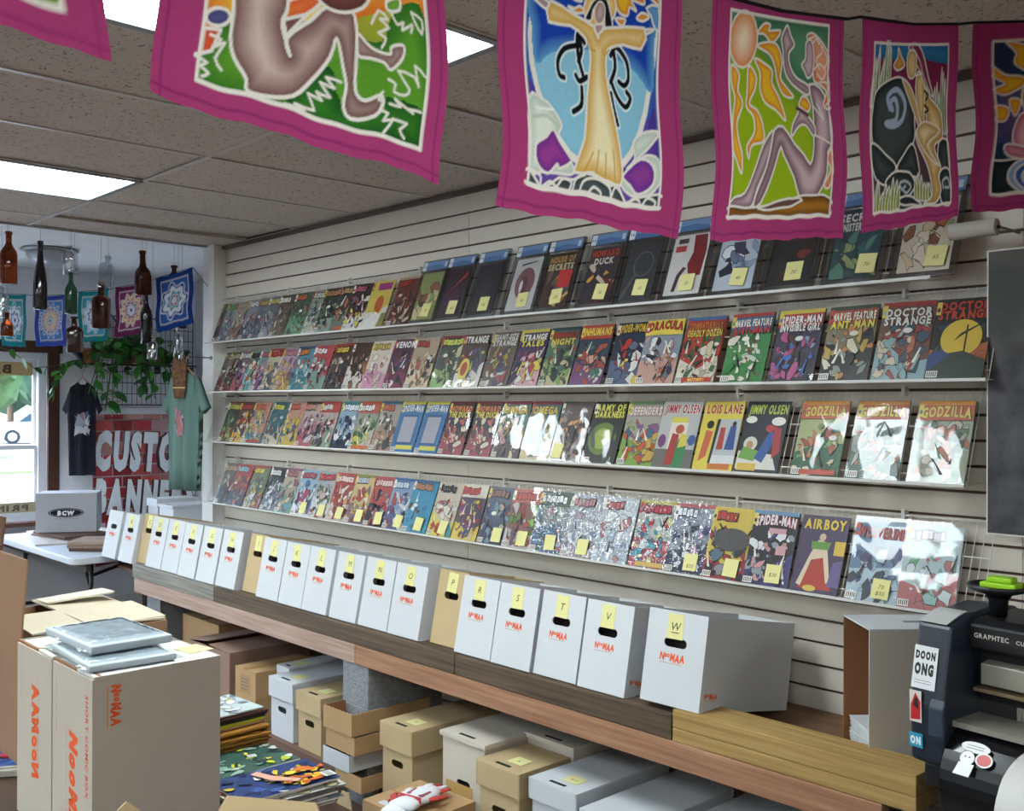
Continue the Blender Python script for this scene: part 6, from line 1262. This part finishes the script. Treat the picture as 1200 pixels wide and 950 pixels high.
# pots and jars
m_terra = M('terracotta', '#a05a3c', .8, var=.15); m_stone = M('stone_pot', '#8a7868', .85, var=.2)
def pot(label, y, r, h, m, nm='plant_pot', cat='pot', prof=None):
    t = thing(nm, label, cat, (-7.875, y, 1.912)); build(MB().lathe(prof or [(r*.7, 0), (r*.95, h*.8), (r*1.05, h*.82), (r*1.05, h), (r*.9, h), (r*.85, h*.85)], 18), 'vessel', m, t, smooth=True); build(MB().lathe([(r*.86, h*.84), (0.001, h*.85)], 14), 'soil', M('soil', '#2a211c', .95), t); return t
pot('terracotta pot at the left end of the grid shelf, beside the bird', 2.965, .085, .115, m_terra)
pot('squat stone-coloured pot on the grid shelf under the maroon flag', 3.46, .085, .12, m_stone)
pot('green glass jar on the grid shelf', 3.70, .055, .13, M('green_jar', '#3c5a38', .15, coat=.4), 'glass_jar', 'jar')
t = thing('bird_figure', 'small dark bird figure perched at the end of the grid shelf', 'figurine', (-7.85, 2.845, 1.912))
build(MB().tube([(0, .055, .0), (0, .03, .05), (0, -.01, .10), (0, -.035, .135), (0, -.055, .14)], .035, 10, taper=[.15, .7, .9, .6, .1]), 'body', M('bird_dark', '#1c2230', .5), t, smooth=True)
build(MB().tube([(0, .02, 0), (0, .02, .04)], .006, 6), 'stand', MATS['bird_dark'], t)
t = thing('mushroom_figure', 'small pale figurine on the grid shelf in front of the stone pot', 'figurine', (-7.79, 3.43, 1.912)); build(MB().lathe([(.02, 0), (.014, .05), (.016, .06)], 12), 'stem', M('pale_clay', '#b8aa98', .8), t); build(MB().lathe([(.034, .055), (.030, .075), (.012, .092), (.001, .094)], 14), 'cap', MATS['pale_clay'], t, smooth=True)
def leaf_mesh(L, Wd, fold=.12, curl=.2):
    vs = []; n = 6
    for i in range(n+1):
        q = i/n; wv = Wd*math.sin(math.pi*min(1, q*.92+.10))**.8*(1-.25*q); z = -curl*L*q*q
        vs += [(-wv, L*q, z+fold*wv), (0, L*q, z-fold*wv*.3), (wv, L*q, z+fold*wv)]
    return MB().add(vs, [(3*i+a, 3*i+a+1, 3*i+a+4, 3*i+a+3) for i in range(n) for a in (0, 1)]).mesh('leaf', smooth=True)
m_lf = [M('pothos_leaf_%d' % i, c, .4, var=.15, vscale=9) for i, c in enumerate(('#2f6a2c', '#3f8434', '#4f9a3c', '#28562a'))]
LV = [leaf_mesh(.085, .032), leaf_mesh(.07, .030, .2, .35), leaf_mesh(.10, .036, .1, .1)]
def leafy(t, p, dirn, s, rr):
    o = bpy.data.objects.new('leaf', LV[rr.randrange(3)]); COL.objects.link(o); o.parent = t
    if not o.data.materials: o.data.materials.append(m_lf[0])
    o.material_slots[0].link = 'OBJECT'; o.material_slots[0].material = m_lf[rr.randrange(4)]
    q = Vector(dirn).to_track_quat('Y', 'Z'); o.rotation_mode = 'QUATERNION'; o.rotation_quaternion = q @ Euler((0, rr.uniform(-.9, .9), 0)).to_quaternion(); o.location = p; o.scale = (s, s, s)
t = thing('potted_pothos', 'trailing green pothos spilling over the grid shelf and along the window', 'plant', (-7.86, 3.22, 1.912)); rr = random.Random(21)
build(MB().lathe([(.06, 0), (.08, .10), (.085, .10), (.085, .12), (.075, .12)], 16), 'pot', m_terra, t, smooth=True)
vines = []
for k in range(15):
    a0 = rr.uniform(-.30, .40); dn = rr.uniform(.12, .42); pts = [(0, 0, .12), (.10, a0*.4, .19), (.17, a0*.8, .08), (.19, a0*1.05, -dn*.5), (.18, a0*1.15, -dn)]
    vines.append(pts)
vines.append([(0, 0, .12), (.12, -.18, .14), (.12, -.36, .03), (.10, -.56, -.03), (.10, -.70, -.05), (.10, -.86, .07), (.10, -.96, .10)])
vines.append([(.10, -.40, .02), (.10, -.52, -.02), (.12, -.56, -.14), (.12, -.57, -.26)])
for pts in vines:
    sp = spline([p for p in pts], 5, False) if False else pts
    build(MB().tube(pts, .0035, 5), 'vine', M('vine_green', '#4a5a30', .7), t)
    n = 7 if len(pts) == 5 else 10
    for i in range(n):
        q = (i+.6)/n*(len(pts)-1); j = min(int(q), len(pts)-2); f = q-j; A, B = Vector(pts[j]), Vector(pts[j+1]); p = A.lerp(B, f)
        leafy(t, p+Vector((rr.uniform(0, .03), rr.uniform(-.02, .02), 0)), (rr.uniform(.1, .5), rr.uniform(-.8, .8), rr.uniform(-1.2, -.1)), rr.uniform(.75, 1.25), rr)
for i in range(84):
    leafy(t, Vector((rr.uniform(.02, .18), rr.uniform(-.30, .34), rr.uniform(-.06, .24))), (rr.uniform(.2, .9), rr.uniform(-.8, .8), rr.uniform(-.7, .5)), rr.uniform(.8, 1.3), rr)
t = thing('spiky_plant', 'upright spiky plant rising behind the maroon small flag', 'plant', (-7.88, 3.30, 1.93)); build(MB().lathe([(.045, 0), (.06, .08), (.055, .08)], 14), 'pot', m_stone, t)
for k in range(13):
    q = rr.uniform(0, 6.28); l = rr.uniform(.22, .36); e = rr.uniform(.05, .2)
    pts = [(0, 0, .07), (e*.5*math.cos(q), e*.5*math.sin(q), .07+l*.6), (e*math.cos(q), e*math.sin(q), .07+l)]; build(MB().tube(pts, .011, 5, taper=[.8, 1, .05]), 'blade', M('agave_green', '#35503f', .5), t)
# shirts
def shirt(label, origin, rz, w, h, m, art=None, fold=.012, nm='t_shirt', hanger=True, seed=1):
    t = thing(nm, label, 'shirt', origin, (0, 0, rz))
    out = [(-.10, 0), (-.30, -.055), (-.50, -.30), (-.40, -.35), (-.335, -.27), (-.33, -1.0), (.33, -1.0), (.335, -.27), (.40, -.35), (.50, -.30), (.30, -.055), (.10, 0), (.05, -.035), (-.05, -.035)]
    sc = (w, h)
    pts = []
    for i, p in enumerate(out):
        q = out[(i+1) % len(out)]; n = 5
        for k in range(n): pts.append((p[0]+(q[0]-p[0])*k/n, p[1]+(q[1]-p[1])*k/n))
    bm = bmesh.new(); vs = [bm.verts.new((x*w, 0, z*h)) for x, z in pts]; f = bm.faces.new(vs)
    bmesh.ops.triangulate(bm, faces=[f]); 
    for _ in range(2): bmesh.ops.subdivide_edges(bm, edges=bm.edges[:], cuts=1, use_grid_fill=True)
    for v in bm.verts:
        u, z = v.co.x/w, v.co.z/h
        v.co.y = -fold*(math.sin(u*21+seed)*.6+math.sin(u*9-seed+z*2)*.8)*min(1, abs(z)*1.6) - .018*math.cos(u*3)
    r_ = bmesh.ops.extrude_face_region(bm, geom=bm.faces[:])
    for v in [g for g in r_['geom'] if isinstance(g, bmesh.types.BMVert)]: v.co.y += .035
    bmesh.ops.recalc_face_normals(bm, faces=bm.faces[:])
    me = bpy.data.meshes.new('fabric'); bm.to_mesh(me); bm.free(); me.polygons.foreach_set('use_smooth', [True]*len(me.polygons)); put('fabric', me, m, t)
    if hanger: build(MB().tube([(-.22*w, .015, -.045*h), (0, .015, .035), (.22*w, .015, -.045*h)], .007, 6).tube([(0, .015, .035), (0, .015, .08), (.02, .015, .10)], .003, 6), 'hanger', M('wood_hanger', '#b89a78', .6), t)
    if art: put('print', art.mesh('print'), m_stick, t, (0, -.040, -.62*h))
    return t
a = Art(.16, .24, '#fff', .001, .0004); a.m = MB(); a.k = 0; r9 = random.Random(4)
for i in range(12): a.poly([(r9.uniform(-.06, .06), r9.uniform(.02, .22)) for _ in range(5)], r9.choice(['#c8ccd4', '#9aa4b4', '#8a6a74', '#5a7aa0', '#dfe2e6']), False)
shirt('black T-shirt with a pale print hanging on the window wall', (-7.80, 2.880, 1.770), R(70), .28, .70, M('black_cotton', '#1a1c28', .9), a, seed=2)
a = Art(.12, .26, '#fff', .001, .0004); a.m = MB(); a.k = 0
for i in range(9): a.poly([(r9.uniform(-.04, .05), r9.uniform(.03, .24)) for _ in range(5)], r9.choice(['#6a4a6a', '#8a5a78', '#3a3a50', '#b0606a', '#a898b0']), False)
shirt('sage green T-shirt hanging on the white post', (-5.93, 2.80, 1.800), R(14), .40, .72, M('sage_cotton', '#5c7a74', .9, var=.06, vscale=4), a, .02, seed=5)
t = thing('wall_hook', 'thin steel hook on the white post holding the sage shirt', 'hook', (-5.965, 2.994, 1.885))
build(MB().tube([(0, 0, .01), (0, -.10, .012), (.035, -.20, .010), (.035, -.205, .03)], .004, 6), 'rod', M('hook_steel', '#8a8c90', .35, metal=.8), t)
build(MB().lathe([(.014, 0), (.014, .004), (.001, .005)], 12, mat=Matrix.Rotation(R(90), 4, 'X')), 'base_plate', MATS['hook_steel'], t, (0, 0, .01))
# owl-like carved mask hanging over the green shirt
t = thing('carved_plaque', 'brown carved wooden plaque with two ear tips, hanging above the sage shirt', 'plaque', (-5.885, 2.745, 1.700), (0, 0, R(48)))
build(MB().prism([(-.038, -.0), (-.03, -.06), (.03, -.06), (.04, .0), (.044, .12), (.035, .17), (.026, .225), (.012, .17), (-.012, .172), (-.030, .215), (-.038, .165), (-.044, .12)], 0, .02, 'y'), 'plaque', M('carved_wood', '#7a5230', .7, var=.6, vscale=45, col2='#2c1c12'), t, bevel=.004)
build(MB().box(-.036, .036, -.004, .0, .0, .008), 'band', M('plaque_band', '#c8a878', .7), t)
# pale flower ornament by the black shirt
t = thing('cloth_flower', 'pale cloth flower pinned between the black shirt and the grid', 'ornament', (-7.78, 3.09, 1.66))
for k in range(7): q = 6.28*k/7; build(MB().lathe([(.001, -.012), (.03, -.006), (.034, .004), (.001, .012)], 10, c=(.01, .05*math.cos(q), .045*math.sin(q))), 'petal', M('pale_petal', '#a89a8c', .8), t, smooth=True)
build(MB().lathe([(.001, -.015), (.028, 0), (.001, .015)], 10, c=(.025, 0, 0)), 'heart', M('flower_heart', '#c2b4a2', .8), t, smooth=True)

# ------------------------------------------------------------------ small flags in the bay
def mandala(base, inner, cols, seed, petals=8):
    c = Cloth(44, 56, base); c.win = (.14, .12, .86, .90); c.fill([(0,0),(1,0),(1,1),(0,1)], inner); c.stroke([(0,0),(1,0),(1,1),(0,1)], WAX, .012, True)
    for r_, cc in zip((.46, .36, .26, .16, .08), cols):
        pts = []
        for i in range(petals*8): q = 2*math.pi*i/(petals*8); k = 1+.16*math.cos(petals*q); pts.append((.5+r_*k*math.cos(q), .5+r_*.85*k*math.sin(q)))
        c.fill(pts, cc, 0, None, .1, '#e8ecf0', .014)
    return c
SM = [((-7.445,2.211,2.352),(-7.228,2.296,2.336),0.354,'#1f7f86','#3a9aa4',['#2a8fa0','#e4ecf0','#3a5ab0','#dfe6ec','#2a4a90'],'small teal batik flag at the left edge above the window'),
      ((-7.347,2.389,2.340),(-7.096,2.511,2.342),0.345,'#3f52ac','#5a8ac8',['#4a6ac0','#c83a5a','#e8c84a','#c23a50','#3aa0b8'],'small blue batik flag with a red and yellow sunburst'),
      ((-7.092,2.588,2.365),(-6.854,2.697,2.372),0.343,'#23888c','#48a8b8',['#9ad0dc','#e6eef2','#3a62b4','#e4ecf2','#3a52a0'],'small teal batik flag with a white and blue flower'),
      ((-6.723,2.691,2.372),(-6.483,2.801,2.395),0.327,'#6a2450','#8a3a6a',['#e6b83a','#d8662c','#8a2444','#e0dfe6','#5a3a90'],'small maroon batik flag with a yellow and red flower'),
      ((-6.296,2.781,2.404),(-6.043,2.906,2.462),0.350,'#1f3f86','#3a62a8',['#2a4a98','#e4e8ee','#3a9ab0','#8a2a4a','#dfe6ee'],'small navy batik flag with a spiral flower, nearest the post')]
small_cord = [(-7.50, 1.95, 2.37)]
for k, (a, b, h, base, inner, cols, lb) in enumerate(SM):
    c = mandala(base, inner, cols, k, (8, 14, 9, 10, 7)[k]); o = hang(c, 'small_batik_flag', m_cloth, a, b, h, 80+k, amp=.008); tag(o, lb, 'flag', 'small batik flags in the bay')
    small_cord += [(a[0]+.002, a[1], a[2]), (b[0]+.002, b[1], b[2])]
small_cord += [(-6.0, 2.985, 2.345)]
tag(build(MB().tube(small_cord, .002, 5), 'flag_cord', m_cord), 'thin cord carrying the small batik flags in the bay', 'cord')

# ------------------------------------------------------------------ bottles on strings
def glassmat(name, c, rough=.06):
    m = M(name, c, rough, trans=.85, ior=1.3, spec=.5); return m
BG = dict(amber=glassmat('amber_glass', '#8a3a14'), black=M('black_glass', '#0c0e12', .08, coat=.4), clear=film('clear_bottle_glass', '#dfe6ea', .05, 2.0, .16), green=glassmat('green_glass', '#3f6a4a'), brown=glassmat('brown_glass', '#5a2c1a'), dark=M('dark_amber_glass', '#26130d', .1, coat=.4))
SHAPE = dict(wine=[(.001,0),(.037,.002),(.040,.010),(.040,.175),(.036,.200),(.020,.232),(.014,.25),(.0135,.30),(.017,.302),(.017,.318),(.013,.32)],
 hock=[(.001,0),(.034,.002),(.037,.012),(.036,.14),(.030,.20),(.018,.27),(.0135,.32),(.0135,.36),(.016,.362),(.016,.378),(.012,.38)],
 flask=[(.001,0),(.038,.002),(.040,.008),(.040,.13),(.036,.145),(.016,.158),(.013,.165),(.013,.185),(.018,.187),(.018,.20),(.013,.20)],
 stout=[(.001,0),(.042,.002),(.045,.010),(.045,.115),(.040,.145),(.020,.175),(.0155,.20),(.015,.25),(.019,.252),(.019,.268),(.014,.27)],
 jug=[(.001,0),(.038,.002),(.042,.02),(.043,.10),(.036,.14),(.018,.165),(.015,.175),(.015,.195),(.022,.198),(.022,.212),(.015,.214)],
 square=[(.001,0),(.037,.002),(.040,.010),(.040,.16),(.036,.175),(.016,.19),(.014,.20),(.014,.245),(.018,.247),(.018,.262),(.013,.262)])
def bottle(label, px, kind, col, h, w, tilt=0.0, rz=0.0):
    """px = bottom centre in the room; the string runs up from the lip to the bay ceiling"""
    t = thing('hanging_bottle', label, 'bottle', px, (tilt, 0, rz), group='bottles hanging on strings')
    pf = SHAPE[kind]; H = pf[-1][1]; Wm = max(p[0] for p in pf); sq = .85 if kind in ('square', 'flask') else 0
    build(MB().lathe([(r_*w/(2*Wm), z*h/H) for r_, z in pf], 20, sq=sq), 'glass', BG[col], t, smooth=True)
    top = Matrix.Translation(px) @ Euler((tilt, 0, rz)).to_matrix().to_4x4() @ Vector((0, 0, h*.99))
    inv = (Matrix.Translation(px) @ Euler((tilt, 0, rz)).to_matrix().to_4x4()).inverted()
    build(MB().tube([inv @ top, inv @ Vector((top.x, top.y, CEIL+.02))], .0009, 4), 'string', M('thin_string', '#8a8680', .8), t)
bottle('amber wine bottle, leftmost of the tall bottles, on a string', (-6.160, 1.861, 2.277), 'wine', 'amber', 0.299, 0.092, R(0), R(47))
bottle('slender black bottle, on a string', (-6.210, 2.048, 2.149), 'hock', 'black', 0.401, 0.079, R(0), R(47))
bottle('small clear flask above the green bottle, on a string', (-6.260, 2.239, 2.374), 'flask', 'clear', 0.173, 0.076, R(8), R(47))
bottle('green wine bottle, on a string', (-6.160, 2.204, 2.131), 'wine', 'green', 0.246, 0.070, R(0), R(47))
bottle('tilted clear flask right of the green bottle, on a string', (-6.210, 2.423, 2.308), 'flask', 'clear', 0.202, 0.078, R(-14), R(47))
bottle('square amber bottle, on a string', (-6.260, 2.423, 2.063), 'square', 'brown', 0.281, 0.094, R(2), R(47))
bottle('long-necked brown bottle, on a string', (-6.160, 2.640, 2.275), 'stout', 'brown', 0.274, 0.100, R(4), R(47))
bottle('black bottle below the long-necked brown one, on a string', (-6.210, 2.684, 1.979), 'wine', 'black', 0.324, 0.074, R(3), R(47))
bottle('small brown jug-shaped bottle before the navy flag, on a string', (-6.260, 2.884, 2.296), 'jug', 'brown', 0.197, 0.087, R(0), R(47))
bottle('narrow dark bottle at the corner of the navy flag, on a string', (-6.160, 2.895, 2.083), 'hock', 'dark', 0.200, 0.054, R(3), R(47))
bottle('short amber bottle at the far left, on a string', (-6.210, 1.868, 1.986), 'stout', 'amber', 0.136, 0.068, R(0), R(47))
bottle('dark amber bottle above the bird, on a string', (-6.260, 2.266, 1.911), 'square', 'dark', 0.215, 0.082, R(4), R(47))
bottle('clear little bottle over the stone pot, on a string', (-6.160, 2.696, 1.882), 'flask', 'clear', 0.143, 0.053, R(-4), R(47))
bottle('clear bottle over the right end of the grid shelf, on a string', (-6.210, 2.891, 1.890), 'wine', 'clear', 0.212, 0.060, R(2), R(47))
bottle('clear bottle cut by the left edge, on a string', (-6.260, 1.855, 2.095), 'flask', 'clear', 0.180, 0.063, R(0), R(47))
